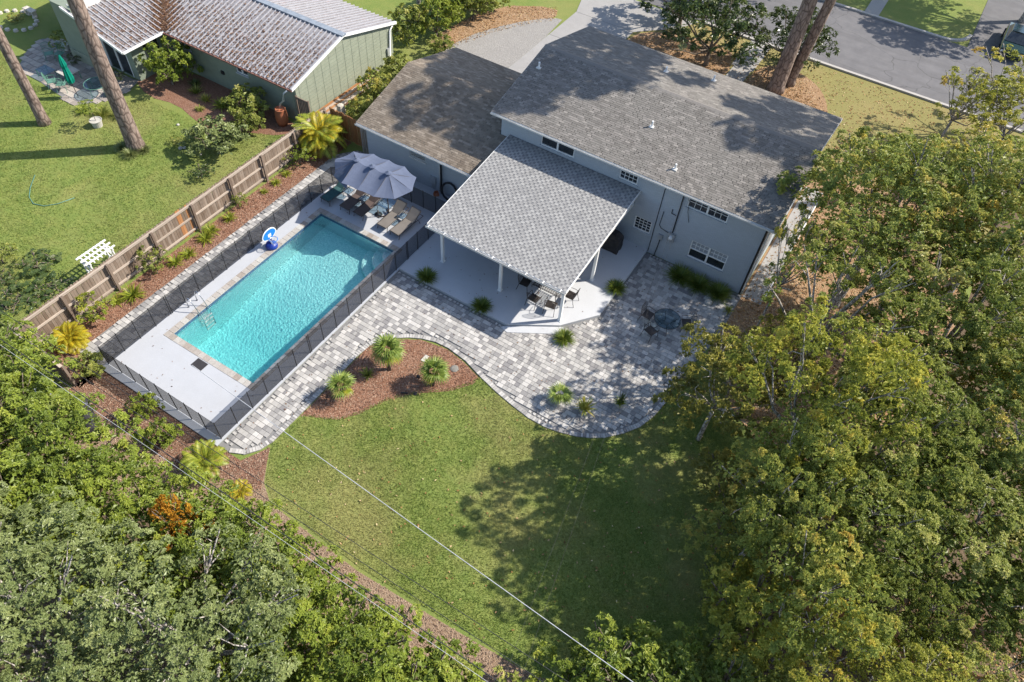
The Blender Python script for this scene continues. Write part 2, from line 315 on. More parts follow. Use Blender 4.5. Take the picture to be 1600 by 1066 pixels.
def np_mesh(name, V, F, mat, tint=None, smooth=False):
    """V (n,3); F (m,k) all faces with k corners"""
    me = bpy.data.meshes.new(name); V = np.asarray(V, np.float32); F = np.asarray(F, np.int32)
    me.vertices.add(len(V)); me.vertices.foreach_set('co', V.ravel())
    m, kk = F.shape; me.loops.add(m*kk); me.loops.foreach_set('vertex_index', F.ravel())
    me.polygons.add(m); me.polygons.foreach_set('loop_start', np.arange(0, m*kk, kk, dtype=np.int32))
    me.polygons.foreach_set('loop_total', np.full(m, kk, np.int32))
    me.polygons.foreach_set('use_smooth', np.full(m, bool(smooth)))
    if tint is not None:
        a = me.attributes.new('tint', 'FLOAT', 'FACE'); a.data.foreach_set('value', np.asarray(tint, np.float32))
    me.materials.append(mat); me.update(calc_edges=True); return me

class MB:
    def __init__(s): s.V = []; s.F = []
    def add(s, vs_, fs): n = len(s.V); s.V += [tuple(v) for v in vs_]; s.F += [tuple(i+n for i in f) for f in fs]; return s
    def box(s, x0, x1, y0, y1, z0, z1):
        return s.add([(x0,y0,z0),(x1,y0,z0),(x1,y1,z0),(x0,y1,z0),(x0,y0,z1),(x1,y0,z1),(x1,y1,z1),(x0,y1,z1)],
                     [(3,2,1,0),(4,5,6,7),(0,1,5,4),(1,2,6,5),(2,3,7,6),(3,0,4,7)])
    def prism(s, pts, z0, z1):
        n = len(pts); return s.add([(x, y, z0) for x, y in pts]+[(x, y, z1) for x, y in pts],
            [tuple(range(n-1, -1, -1)), tuple(range(n, 2*n))]+[(i, (i+1) % n, n+(i+1) % n, n+i) for i in range(n)])
    def extr(s, pts, d):
        n = len(pts); d = Vector(d); P = [Vector(p) for p in pts]
        return s.add(P+[p+d for p in P], [tuple(range(n)), tuple(range(2*n-1, n-1, -1))]+[((i+1) % n, i, n+i, n+(i+1) % n) for i in range(n)])
    def bar(s, a, b, w_, h, up=(0, 0, 1)):
        a, b = Vector(a), Vector(b); d = (b-a).normalized(); u = Vector(up)
        if abs(d.dot(u)) > 0.98: u = Vector((0, 1, 0))
        r = d.cross(u).normalized()*w_/2; t = r.cross(d).normalized()*h/2
        P = [p+q for p in (a, b) for q in (-r-t, r-t, r+t, -r+t)]
        return s.add(P, [(0,1,2,3),(7,6,5,4),(0,4,5,1),(1,5,6,2),(2,6,7,3),(3,7,4,0)])
    def tube(s, pts, rad, n=6, caps=True):
        P = [Vector(p) for p in pts]; rs = rad if isinstance(rad, (list, tuple)) else [rad]*len(P); base = len(s.V); prev = None
        for i, p in enumerate(P):
            d = (P[min(i+1, len(P)-1)]-P[max(i-1, 0)]).normalized()
            if prev is None:
                u = Vector((0, 0, 1)) if abs(d.z) < 0.9 else Vector((1, 0, 0)); a = d.cross(u).normalized()
            else: a = (prev-d*prev.dot(d)).normalized()
            prev = a; b = d.cross(a)
            for j in range(n):
                t = 2*math.pi*j/n; s.V.append(tuple(p+(a*math.cos(t)+b*math.sin(t))*rs[i]))
        for i in range(len(P)-1):
            for j in range(n):
                q = base+i*n; s.F.append((q+j, q+(j+1) % n, q+n+(j+1) % n, q+n+j))
        if caps:
            s.F.append(tuple(base+j for j in range(n-1, -1, -1))); q = base+(len(P)-1)*n; s.F.append(tuple(q+j for j in range(n)))
        return s
    def lathe(s, prof, c=(0, 0, 0), n=16):
        base = len(s.V); cx, cy, cz = c
        for r, z in prof:
            for j in range(n): t = 2*math.pi*j/n; s.V.append((cx+r*math.cos(t), cy+r*math.sin(t), cz+z))
        for i in range(len(prof)-1):
            for j in range(n): q = base+i*n; s.F.append((q+j, q+(j+1) % n, q+n+(j+1) % n, q+n+j))
        s.F.append(tuple(base+j for j in range(n-1, -1, -1))); q = base+(len(prof)-1)*n; s.F.append(tuple(q+j for j in range(n)))
        return s
    def mesh(s, name, mat, smooth=False):
        me = bpy.data.meshes.new(name); me.from_pydata(s.V, [], s.F)
        bm = bmesh.new(); bm.from_mesh(me); bmesh.ops.recalc_face_normals(bm, faces=bm.faces); bm.to_mesh(me); bm.free()
        for p in me.polygons: p.use_smooth = bool(smooth)
        me.materials.append(MAT[mat]); return me
    def build(s, name, mat, parent=None, local=False, smooth=False, bev=0):
        """world coordinates unless local; the parent's location is subtracted"""
        if parent is not None and not local:
            o_ = wloc(parent); s.V = [(x-o_.x, y-o_.y, z-o_.z) for x, y, z in s.V]
        o = link(name, s.mesh(name, mat, smooth), parent)
        if bev:
            b = o.modifiers.new('b', 'BEVEL'); b.width = bev; b.segments = 2; b.limit_method = 'ANGLE'
        return o
def struct(name, mb, mat): return tag(mb.build(name, mat), kind='structure')
def sheet(name, polys, z, mat, kind='structure'):
    me = bpy.data.meshes.new(name); V = []; F = []
    for p in polys: n = len(V); V += [(x, y, z) for x, y in p]; F.append(tuple(range(n, n+len(p))))
    me.from_pydata(V, [], F); bm = bmesh.new(); bm.from_mesh(me)
    for f in bm.faces:
        if f.normal.z < 0: f.normal_flip()
    bmesh.ops.triangulate(bm, faces=[f for f in bm.faces if len(f.verts) > 4]); bm.to_mesh(me); bm.free()
    me.materials.append(MAT[mat]); return tag(link(name, me), kind=kind)
def smoothpoly(P, it=2):
    for _ in range(it):
        Q = []
        for i in range(len(P)):
            a, b = P[i], P[(i+1) % len(P)]
            Q += [(a[0]*.75+b[0]*.25, a[1]*.75+b[1]*.25), (a[0]*.25+b[0]*.75, a[1]*.25+b[1]*.75)]
        P = Q
    return P
def inpoly(X, Y, P):
    X = np.asarray(X); Y = np.asarray(Y); r = np.zeros(X.shape, bool); n = len(P); j = n-1
    for i in range(n):
        xi, yi = P[i]; xj, yj = P[j]
        c = ((yi > Y) != (yj > Y)) & (X < (xj-xi)*(Y-yi)/((yj-yi) if yj != yi else 1e-9)+xi)
        r ^= c; j = i
    return r

# ---------------------------------------------------------------- foliage
def unit(v): return v/np.maximum(np.linalg.norm(v, axis=-1, keepdims=True), 1e-9)
def leaf_quads(base, d, side, L, W, fold=0.25):
    """rhombus leaves: base, direction, side, length, width"""
    up = np.cross(side, d); L = L[:, None]; W = W[:, None]
    m = base+d*L*0.5+up*W*fold
    V = np.stack([base, m+side*W*0.5, base+d*L-up*L*0.12, m-side*W*0.5], 1).reshape(-1, 3)
    return V, np.arange(len(base)*4).reshape(-1, 4)
def crown_arrays(g, lobes, dc, ns_, k, L, W, cr=(.18, .32), up=0.45, under=-0.3, tint=(0.5, 0.14, 0.14), gap=-1.9, inner=.25):
    """leaf clumps over the outside of leafy lobes, each clump a small dome of sprigs, plus a looser inner layer"""
    C = np.array([l[:3] for l in lobes]); Rr = np.array([l[3] for l in lobes]); lt = g.normal(0, tint[1], len(lobes))
    Pc = []; Nc = []; Tc = []; Pi = []; Ti = []
    for i in range(len(lobes)):
        for kind in (0, 1):
            n = max(5, int(dc*2*math.pi*Rr[i]**2*(1 if kind == 0 else inner*ns_*k*.30))); q = unit(g.normal(size=(n, 3))); q = q[q[:, 2] > (under if kind == 0 else -.6)]
            rad = Rr[i]*(g.uniform(.88, 1.1, len(q)) if kind == 0 else g.uniform(.35, .85, len(q))); p = C[i]+q*rad[:, None]*np.array([1, 1, .82])
            dd = np.linalg.norm((p[:, None, :]-C[None])/np.array([1, 1, .82]), axis=2)/Rr[None]; dd[:, i] = 9
            ph = np.sin(p[:, 0]*2.6+1)+np.sin(p[:, 1]*2.9+1.7)+np.sin(p[:, 2]*2.7+i*.6)
            keep = (dd.min(1) > (.80 if kind == 0 else .45)) & (ph > gap)
            if kind == 0: Pc.append(p[keep]); Nc.append(q[keep]); Tc.append(np.full(keep.sum(), tint[0]+lt[i]))
            else: Pi.append(p[keep]); Ti.append(np.full(keep.sum(), tint[0]+lt[i]-.22))  # inner leaves tinted darker, painting in the crown's inside shade
    Pc = np.concatenate(Pc); Nc = np.concatenate(Nc); Tc = np.concatenate(Tc); nc = len(Pc); Tc = Tc+g.normal(0, tint[2], nc)
    R_ = g.uniform(cr[0], cr[1], nc); cax = unit(Nc*.55+np.array([0, 0, .65]))
    m = g.integers(int(ns_*.6), int(ns_*1.35)+1, nc); idx = np.repeat(np.arange(nc), m); n = len(idx)
    q = unit(g.normal(size=(n, 3))+cax[idx]*.9); P = Pc[idx]+q*(R_[idx]*g.uniform(.55, 1.0, n))[:, None]*np.array([1, 1, .75])
    ax = unit(q*.5+cax[idx]*.5+np.array([0, 0, up])+g.normal(0, .2, (n, 3)))
    ax = np.repeat(ax, k, 0); B = np.repeat(P, k, 0); T = np.repeat(Tc[idx], k)+g.normal(0, .09, n*k)
    rv = unit(g.normal(size=ax.shape)); rad = unit(rv-ax*(rv*ax).sum(1, keepdims=True))
    d = unit(rad+ax*g.uniform(-.25, .55, len(B))[:, None]); side = unit(np.cross(d, ax+g.normal(0, .25, ax.shape)))
    V, F = leaf_quads(B, d, side, L*g.uniform(.6, 1.25, len(B)), W*g.uniform(.7, 1.2, len(B)))
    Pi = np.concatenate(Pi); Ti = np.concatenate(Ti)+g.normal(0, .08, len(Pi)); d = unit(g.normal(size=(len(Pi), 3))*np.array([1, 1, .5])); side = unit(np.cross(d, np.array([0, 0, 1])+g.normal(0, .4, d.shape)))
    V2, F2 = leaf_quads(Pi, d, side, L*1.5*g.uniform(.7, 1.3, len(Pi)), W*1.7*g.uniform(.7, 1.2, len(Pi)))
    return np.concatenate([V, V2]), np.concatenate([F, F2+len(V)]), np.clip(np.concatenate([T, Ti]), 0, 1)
def dome_lobes(g, rx, ry, h, n, r0, r1, fill=0.35, flat=0.9):
    """lobe centres over a dome; origin at the middle of the crown's base"""
    out = []; tries = 0
    while len(out) < n and tries < n*60:
        tries += 1
        a = g.uniform(0, 2*math.pi); d = math.sqrt(g.uniform(0, 1)); x, y = rx*d*math.cos(a), ry*d*math.sin(a)
        r = g.uniform(r0, r1); top = h*(max(0, 1-d**2.2))**0.5
        z = top*(g.uniform(0.82, 1.02) if g.random() > fill else g.uniform(0.15, 0.7))*flat
        if all((x-o[0])**2+(y-o[1])**2+(z-o[2])**2 > (0.55*(r+o[3]))**2 for o in out): out.append((x, y, z, r))
    return out
def limb_mesh(g, lobes, base_h, tr, nlimb, name, mat, twigs=2, zoff=0, lean=(0, 0), rmin=0.02, poke=0.75):
    """trunk with curved limbs reaching into the lobes (crown coordinates, crown base at z = base_h)"""
    mb = MB(); cz = np.mean([l[2] for l in lobes]); fork = Vector((lean[0]*.6, lean[1]*.6, base_h*0.75))
    mb.tube([(0, 0, -0.1), (0, 0, 0.25), fork*0.5, fork], [tr*1.35, tr*1.08, tr, tr*0.85], 9)
    L2 = sorted(lobes, key=lambda l: -l[3]*g.uniform(.6, 1.4))[:nlimb]
    for l in L2:
        e = Vector((l[0], l[1], l[2]+base_h)); b = fork+Vector(g.normal(0, tr*.2, 3))
        m1 = b.lerp(e, 0.4)+Vector((g.normal(0, .15), g.normal(0, .15), -0.08*(e-b).length)); m2 = b.lerp(e, 0.75)+Vector((g.normal(0, .12), g.normal(0, .12), 0.03))
        tip = e+(e-m2).normalized()*l[3]*poke
        mb.tube([b, m1, m2, tip], [tr*0.5, tr*0.34, tr*0.2, rmin], 6, caps=False)
        for _ in range(twigs):
            q = Vector(unit(g.normal(size=3)+np.array([0, 0, .5])))*l[3]*g.uniform(.8, 1.05)
            mb.tube([m2.lerp(e, g.uniform(0, .8)), e+q*.55+Vector(g.normal(0, .08, 3)), e+q], [tr*.12+.008, .018, .007], 4, caps=False)
    return mb.mesh(name, mat, smooth=True)
CR = {}
def proto_tree(key, seed, rx, ry, h, base_h, n, r0, r1, dc, ns_, k, L, W, fmat, bmat='bark', tr=0.16, nlimb=8, cr=(.18, .32), up=0.45, twigs=2, fill=0.35, tint=(0.5, 0.12, 0.14), gap=-1.9, poke=.75, inner=.25):
    g = np.random.default_rng(seed); lobes = dome_lobes(g, rx, ry, h, n, r0, r1, fill)
    V, F, T = crown_arrays(g, lobes, dc, ns_, k, L, W, cr=cr, up=up, tint=tint, gap=gap, inner=inner)
    V = V+np.array([0, 0, base_h])
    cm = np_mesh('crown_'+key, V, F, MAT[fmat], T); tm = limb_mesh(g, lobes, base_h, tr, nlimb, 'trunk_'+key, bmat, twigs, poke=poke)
    CR[key] = (tm, cm)
def plant_tree(key, x, y, rz, s, name, label, cat, group=None, fmat=None, sz=None, z=0):
    tm, cm = CR[key]; t = thing(name, label, cat, (x, y, z), group, rz); sz = sz or s
    a = link('trunk', tm, t, scale=(s, s, sz)); b = link('crown', cm, t, scale=(s, s, sz))
    if fmat: b.material_slots[0].link = 'OBJECT'; b.material_slots[0].material = MAT[fmat]
    return t
def blades_arrays(g, n, r, h, W, droop=0.6, seg=3, tilt=(0.1, 1.1), cen=(0, 0, 0)):
    """arching strap leaves round a point"""
    a = g.uniform(0, 2*np.pi, n); til = g.uniform(*tilt, n); L = h*g.uniform(.65, 1.15, n)
    hor = np.stack([np.cos(a), np.sin(a), np.zeros(n)], 1); sd = np.stack([-np.sin(a), np.cos(a), np.zeros(n)], 1)
    b = hor*g.uniform(0, r, n)[:, None]+np.array(cen); V = []; p = b.copy()
    for i in range(seg+1):
        t = i/seg; wd = W*(1-t**2*0.95)*g.uniform(.8, 1.2, n); V += [p-sd*wd[:, None]/2, p+sd*wd[:, None]/2]
        an = til+droop*t*1.3; p = p+(hor*np.sin(an)[:, None]+np.array([0, 0, 1])*np.cos(an)[:, None])*(L/seg)[:, None]
    V = np.stack(V, 1); m = 2*(seg+1); V = V.reshape(-1, 3)
    F = np.concatenate([np.arange(n)[:, None]*m+np.array([[2*i, 2*i+1, 2*i+3, 2*i+2]]) for i in range(seg)])
    T = np.tile(np.clip(g.normal(.5, .25, n), 0, 1), seg); return V, F, T
def fan_frond(g, name, mat, L=0.85, nseg=16, pet=0.45):
    """one fan palm leaf along +x with its stalk, split into drooping blades"""
    V = []; F = []; T = []
    def q(a, b, c, d, t): n = len(V); V.extend([a, b, c, d]); F.append((n, n+1, n+2, n+3)); T.append(t)
    V0 = [(0, -.012, 0), (0, .012, 0), (pet, .01, .05), (pet, -.01, .05)]; q(*V0, .8)
    for i in range(nseg):
        a = (i/(nseg-1)-.5)*R(235); l = L*(0.75+0.25*math.cos(a))*random.uniform(.9, 1.05)
        ca, sa = math.cos(a), math.sin(a); wd = .042
        m = (pet+ca*l*.55, sa*l*.55, .05+.05); e = (pet+ca*l, sa*l, .05-.14-.1*random.random())
        q((pet, 0, .05), (m[0]-sa*wd, m[1]+ca*wd, m[2]), e, (m[0]+sa*wd, m[1]-ca*wd, m[2]-.015), random.uniform(.2, .8))
    return np_mesh(name, np.array(V), np.array(F), MAT[mat], T)
def pinnate_frond(name, mat, L=1.3, n=22, lw=0.03, ll=0.36, arch=0.5, V_=0.35):
    """arching feather palm leaf along +x"""
    V = []; F = []; T = []
    def pt(t): return Vector((L*t*(1-.12*t), 0, L*(.55*t-arch*1.25*t*t)))
    def q(*a): n_ = len(V); V.extend([tuple(v) for v in a[:4]]); F.append((n_, n_+1, n_+2, n_+3)); T.append(a[4])
    for i in range(8):
        a, b = pt(i/8), pt((i+1)/8); wd = Vector((0, .014*(1-i/9), 0)); q(a-wd, a+wd, b+wd, b-wd, .9)
    for i in range(n):
        t = .12+.88*i/n; p = pt(t); tg = (pt(min(1, t+.05))-p).normalized(); l = ll*math.sin(math.pi*min(1, t*.75+.2))+.06
        for sgn in (-1, 1):
            d = (tg*.75+Vector((0, sgn, V_))).normalized(); e = p+d*l+Vector((0, 0, -.25*l)); m = p+d*l*.5
            q(p, m+tg*lw*.6, e, m-tg*lw*.6, random.uniform(.2, .9))
    return np_mesh(name, np.array(V), np.array(F), MAT[mat], T)

# ================================================================== setting: ground
PX0, PX1, PY0, PY1 = -23.12, -18.20, 10.40, 20.45      # pool water rectangle
G = 240
def ring(x0, x1, y0, y1, hx0, hx1, hy0, hy1):
    return [[(x0, y0), (x1, y0), (x1, hy0), (x0, hy0)], [(x0, hy1), (x1, hy1), (x1, y1), (x0, y1)],
            [(x0, hy0), (hx0, hy0), (hx0, hy1), (x0, hy1)], [(hx1, hy0), (x1, hy0), (x1, hy1), (hx1, hy1)]]
sheet('ground', ring(-G, G, -G, G, PX0-.15, PX1+.15, PY0-.15, PY1+.15), 0.0, 'ngrass')
paver_poly = [(-17.15, 7.35), (-16.5, 7.35), (-15.95, 7.62), (-15.6, 8.1), (-15.43, 8.7), (-15.41, 10.3), (-15.40, 12.5), (-15.41, 14.2), (-15.33, 14.9), (-15.1, 15.45), (-14.7, 15.87),
              (-14.15, 16.3), (-13.6, 16.6), (-12.95, 16.8), (-12.27, 16.84), (-11.2, 16.68), (-10.13, 16.31), (-9.1, 16.02), (-8.11, 15.81), (-7.2, 15.66), (-6.38, 15.66), (-5.65, 15.8), (-4.99, 16.02),
              (-4.4, 16.32), (-3.92, 16.66), (-3.35, 17.3), (-2.88, 18.02), (-2.6, 18.9), (-2.47, 19.83), (-2.5, 21.0), (-2.35, 22.3), (-2.05, 24.0), (-1.95, 26.0), (-1.95, 28.05), (-7.33, 28.05), (-7.33, 22.6), (-8.6, 20.9), (-10.75, 19.5), (-17.15, 19.5)]
lawn_poly = [(-15.43, 8.7), (-15.2, 8.35), (-14.4, 7.2), (-13.6, 6.75), (-9, 6.5), (-5, 6.7), (-2, 6.9), (1.2, 7.6), (3.2, 9.3), (4.2, 12), (3.6, 15), (2, 18), (0.5, 20.5), (-0.6, 22.5), (-1.6, 23.2), (-2.2, 23)] + list(reversed(paver_poly[16:31])) + \
            [(-10.3, 15.9), (-10.9, 15.0), (-12.2, 13.95), (-12.95, 12.93), (-13.44, 11.8), (-13.95, 11.1), (-15.3, 10.4)]
sheet('lawn', [lawn_poly], 0.014, 'grass')
sheet('mulch_bed', [[(-27.2, 6.2), (-24.1, 6.1), (-24.1, 7.9), (-25.75, 7.9), (-25.75, 26.2), (-27.2, 26.2)]], 0.010, 'mulch')
palm_bed = [(-15.36, 10.3), (-13.95, 11.0), (-13.4, 11.7), (-12.9, 12.85), (-12.15, 13.85), (-10.85, 14.9), (-10.2, 15.8), (-10.15, 16.25), (-11.2, 16.6), (-12.27, 16.78), (-13.6, 16.55), (-14.7, 15.8), (-15.36, 14.9)]
sheet('palm_mulch_bed', [palm_bed], 0.018, 'mulch')
strip = [(-24.1, 3.6), (-10, 3.4), (1.5, 3.6), (1.5, 7.4), (-2, 6.75), (-5, 6.55), (-9, 6.35), (-13.6, 6.6), (-14.4, 7.1), (-15.3, 8.3), (-15.9, 7.2), (-17.2, 7.2), (-24.1, 7.2)]
sheet('mulch_strip', [strip], 0.006, 'dirt')
sheet('lower_mulch', [[(-24.4, 5.7), (-17.3, 5.7), (-14.3, 6.8), (-15.35, 8.45), (-15.9, 7.34), (-17.15, 7.30), (-24.4, 7.30)]], 0.010, 'mulchd')
sheet('side_litter', [[(-2.0, 23.6), (-0.9, 22), (2, 20), (5, 20), (8, 30), (7, 43), (3, 41.5), (-2.05, 39.5)]], 0.008, 'litter')
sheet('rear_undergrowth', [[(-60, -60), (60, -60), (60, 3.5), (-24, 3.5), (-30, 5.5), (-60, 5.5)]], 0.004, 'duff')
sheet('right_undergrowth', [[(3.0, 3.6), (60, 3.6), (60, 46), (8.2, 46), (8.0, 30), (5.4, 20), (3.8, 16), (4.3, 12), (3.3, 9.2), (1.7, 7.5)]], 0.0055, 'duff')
sheet('front_litter_bed', [smoothpoly([(-18.3, 40), (-17.9, 47.6), (-16.5, 49.3), (-13.5, 50.3), (-10.3, 50.3), (-10.4, 40)], 1)], 0.009, 'litter')
sheet('pine_litter', [smoothpoly([(-9.0, 40), (-9.0, 46.5), (-8.6, 50.0), (-6.4, 50.6), (-4.0, 49.2), (-2.6, 45.5), (-2.5, 40)], 2)], 0.009, 'litter')
sheet('side_bed_litter', [smoothpoly([(-29.0, 38), (-28, 45), (-24, 47.8), (-23.3, 46), (-25.5, 42.5), (-27.4, 37.5)], 1)], 0.009, 'litter')
sheet('neighbour_bed', [smoothpoly([(-41, 23.3), (-38.6, 22.4), (-36.6, 22.9), (-34.6, 22.4), (-33.0, 22.2), (-31.6, 23.2), (-29.3, 24.3), (-28.9, 25.9), (-40.5, 25.9)], 1)], 0.009, 'mulchd')
sheet('gravel_parking', [smoothpoly([(-27.3, 36.2), (-27.2, 40), (-25.6, 43.6), (-23.6, 46.2), (-22.62, 46.4), (-22.62, 34.9), (-27.3, 34.9)], 1)], 0.012, 'gravel')
MAT['fgrass'] = m_grass('front_grass', 0.8, 0.62)
struct('side_walk', MB().box(-1.9, -.95, 28.0, 38.5, -.1, .03), 'drive'); tag(MB().box(-.94, -.88, 28.6, 38.5, -.05, .07).build('edging_board', 'white'), 'thin white edging strip beside the walk on the gable side of the house', 'edging')
sheet('front_lawn', [[(-17.9, 38.4), (12, 38.4), (12, 52.4), (-15, 52.4), (-15.4, 50.6), (-17.9, 48)]], 0.0045, 'fgrass')
# street and its kerbs, driveway, walks
struct('road', MB().box(-200, 200, 52.6, 61.6, -0.2, 0.02), 'road')
drv = MB().box(-22.6, -17.9, 34.9, 43.97, -0.1, 0.030); drv.box(-22.6, -17.9, 44.0, 47.97, -0.1, 0.030); drv.prism([(-22.6, 48.0), (-17.9, 48.0), (-15.4, 50.6), (-14.6, 52.35), (-24.4, 52.35), (-23.4, 50.6)], -0.1, 0.030)
struct('driveway', drv, 'drive')
struct('front_walk', MB().box(-10.25, -9.0, 38.0, 44.38, -0.1, 0.03).box(-10.25, -9.0, 44.4, 48.38, -.1, .03).box(-10.45, -8.9, 48.4, 52.33, -.1, .03), 'drive')
struct('kerb', MB().box(-14.4, 200, 52.36, 52.6, -0.1, 0.13).box(-200, -24.6, 52.36, 52.6, -0.1, 0.13), 'curb')
kb = MB(); kb.box(-200, 1.2, 61.6, 61.86, -0.1, 0.13)
for i in range(10):
    a0, a1 = R(9*i), R(9*(i+1)); P = [(1.2+1.9*math.sin(a), 63.5-1.9*math.cos(a)) for a in (a0, a1)]; Q = [(1.2+1.64*math.sin(a), 63.5-1.64*math.cos(a)) for a in (a1, a0)]
    kb.prism(P+Q, -0.1, 0.13)
kb.box(8.5, 200, 61.6, 61.86, -0.1, 0.13)
struct('far_kerb', kb, 'curb')
sheet('opposite_driveway', [[(3.1, 61.5), (8.5, 61.5), (8.5, 90), (3.1, 90)]], 0.024, 'road')
struct('far_walk', MB().box(-4.75, -3.65, 61.88, 90, -0.1, 0.03), 'drive')

# ---------------------------------------------------------------- pavers
def paver_boxes(P, sx, sy, ang, z0, ztop, tints, name, parent=None):
    n = len(P); ca, sa = np.cos(ang), np.sin(ang); c = np.array([[-1, -1], [1, -1], [1, 1], [-1, 1]])
    lx = c[None, :, 0]*sx[:, None]/2; ly = c[None, :, 1]*sy[:, None]/2
    X = P[:, 0][:, None]+lx*ca[:, None]-ly*sa[:, None]; Y = P[:, 1][:, None]+lx*sa[:, None]+ly*ca[:, None]
    X2 = P[:, 0][:, None]+(lx*ca[:, None]-ly*sa[:, None])*.93; Y2 = P[:, 1][:, None]+(lx*sa[:, None]+ly*ca[:, None])*.93
    zt = ztop[:, None]+np.zeros((1, 4))
    V = np.concatenate([np.stack([X, Y, np.full_like(X, z0)], 2), np.stack([X, Y, zt-.006], 2), np.stack([X2, Y2, zt], 2)], 1).reshape(-1, 3)
    f = np.array([[8, 9, 10, 11]]+[[i, (i+1) % 4, 4+(i+1) % 4, 4+i] for i in range(4)]+[[4+i, 4+(i+1) % 4, 8+(i+1) % 4, 8+i] for i in range(4)])
    F = (np.arange(n)[:, None, None]*12+f[None]).reshape(-1, 4)
    return link(name, np_mesh(name, V, F, MAT['paver'], np.repeat(tints, 9)), parent)
def paver_layout(poly, g, row=0.225, joint=0.012, inset=0.0):
    xs = [p[0] for p in poly]; ys = [p[1] for p in poly]; out = []; y = min(ys)+row/2; i = 0
    while y < max(ys):
        x = min(xs)-g.uniform(0, .3)
        while x < max(xs):
            wd = float(g.choice([0.15, 0.225, 0.225, 0.30])); out.append((x+wd/2, y, wd-joint, row-joint)); x += wd
        y += row; i += 1
    A = np.array(out); hx, hy = A[:, 2]/2+inset, A[:, 3]/2+inset
    ok = np.ones(len(A), bool)
    for sx_, sy_ in ((-1, -1), (1, -1), (1, 1), (-1, 1)): ok &= inpoly(A[:, 0]+sx_*hx, A[:, 1]+sy_*hy, poly)
    ed = inpoly(A[:, 0], A[:, 1], poly) & ~ok
    B = A[ed].copy(); B[:, 2:] *= 0.55   # cut pieces along the edge
    okb = np.ones(len(B), bool)
    for sx_, sy_ in ((-1, -1), (1, -1), (1, 1), (-1, 1)): okb &= inpoly(B[:, 0]+sx_*B[:, 2]/2, B[:, 1]+sy_*B[:, 3]/2, poly)
    return A[ok], B[okb]
def border_pieces(P0, closed=False, width=0.22, step=0.125, inw=None):
    """soldier course along an open path; pieces lie on the left of the path"""
    out = []; carry = 0
    for a, b in zip(P0[:-1], P0[1:]):
        a = np.array(a); b = np.array(b); d = b-a; L = np.linalg.norm(d); d /= L; nrm = np.array([-d[1], d[0]]); s = carry
        while s < L:
            c = a+d*s+nrm*width/2; out.append((c[0], c[1], math.atan2(d[1], d[0]))); s += step
        carry = s-L
    return out
g = np.random.default_rng(11)
bpath = [p for p in paver_poly[1:30]]
def inset_path(P, dd):
    Q = []
    for i, p in enumerate(P):
        a = np.array(P[max(i-1, 0)]); b = np.array(P[min(i+1, len(P)-1)]); d = (b-a)/np.linalg.norm(b-a); Q.append((p[0]-d[1]*dd, p[1]+d[0]*dd))
    return Q
inner = [(-17.12, 7.6)]+inset_path(bpath, 0.225)+[(-2.25, 22.3), (-2.0, 24.0), (-1.97, 26.0), (-1.97, 28.0), (-7.28, 28.0), (-7.28, 22.6), (-8.57, 20.86), (-10.73, 19.46), (-17.12, 19.46)]
paving = MB().prism(paver_poly, -0.05, 0.020)
pav = struct('paved_patio', paving, 'base')
A, B = paver_layout(inner, g)
bord = border_pieces(bpath)
allp = [(a[0], a[1], a[2], a[3], 0.0) for a in A]+[(a[0], a[1], a[2], a[3], 0.0) for a in B]+[(b[0], b[1], .113, .21, b[2]) for b in bord]
allp = np.array(allp)
def split_pavers(allp, parent, nind, g, pref):
    d = np.linalg.norm(np.concatenate([allp[:, :2], np.zeros((len(allp), 1))], 1)-np.array([0, 0, 27]), axis=1)-allp[:, 2]*allp[:, 3]*60+pref(allp)
    o = np.argsort(d); ind = o[:nind]; rest = o[nind:]
    cache = {}
    for i in ind:
        x, y, sx, sy, an = allp[i]; key = (round(sx, 3), round(sy, 3))
        if key not in cache:
            mb = MB(); a, b = sx/2, sy/2; t = .93
            mb.add([(-a,-b,0),(a,-b,0),(a,b,0),(-a,b,0),(-a,-b,.034),(a,-b,.034),(a,b,.034),(-a,b,.034),(-a*t,-b*t,.04),(a*t,-b*t,.04),(a*t,b*t,.04),(-a*t,b*t,.04)],
                   [(8,9,10,11)]+[(j,(j+1)%4,4+(j+1)%4,4+j) for j in range(4)]+[(4+j,4+(j+1)%4,8+(j+1)%4,8+j) for j in range(4)])
            cache[key] = mb.mesh('paver', 'paver')
        link('paver', cache[key], parent, (x, y, 0.022+g.uniform(-.002, .002)), (g.normal(0, .004), g.normal(0, .004), an))
    q = allp[rest]
    s_ = paver_boxes(q[:, :2], q[:, 2], q[:, 3], q[:, 4], 0.01, 0.062+g.uniform(-.003, .003, len(q)), g.uniform(0, 1, len(q)), 'pavers', parent)
    s_['kind'] = 'stuff'
split_pavers(allp, pav, 300, g, lambda a: np.where((a[:, 0] > -2.9) | (a[:, 4] != 0), 50, 0))
# pale paver path along the wooden fence, outside the pool fence
lp = [(-25.78, 7.35), (-24.22, 7.35), (-24.22, 24.0), (-22.4, 25.2), (-24.0, 26.0), (-25.0, 25.8), (-25.78, 24.8)]
path = struct('paved_path', MB().prism(lp, -0.05, 0.020), 'base')
A, B = paver_layout(lp, g, 0.225); q = np.array([(a[0], a[1], a[2], a[3], 0.0) for a in list(A)+list(B)])
split_pavers(q, path, 150, g, lambda a: 0*a[:, 0])

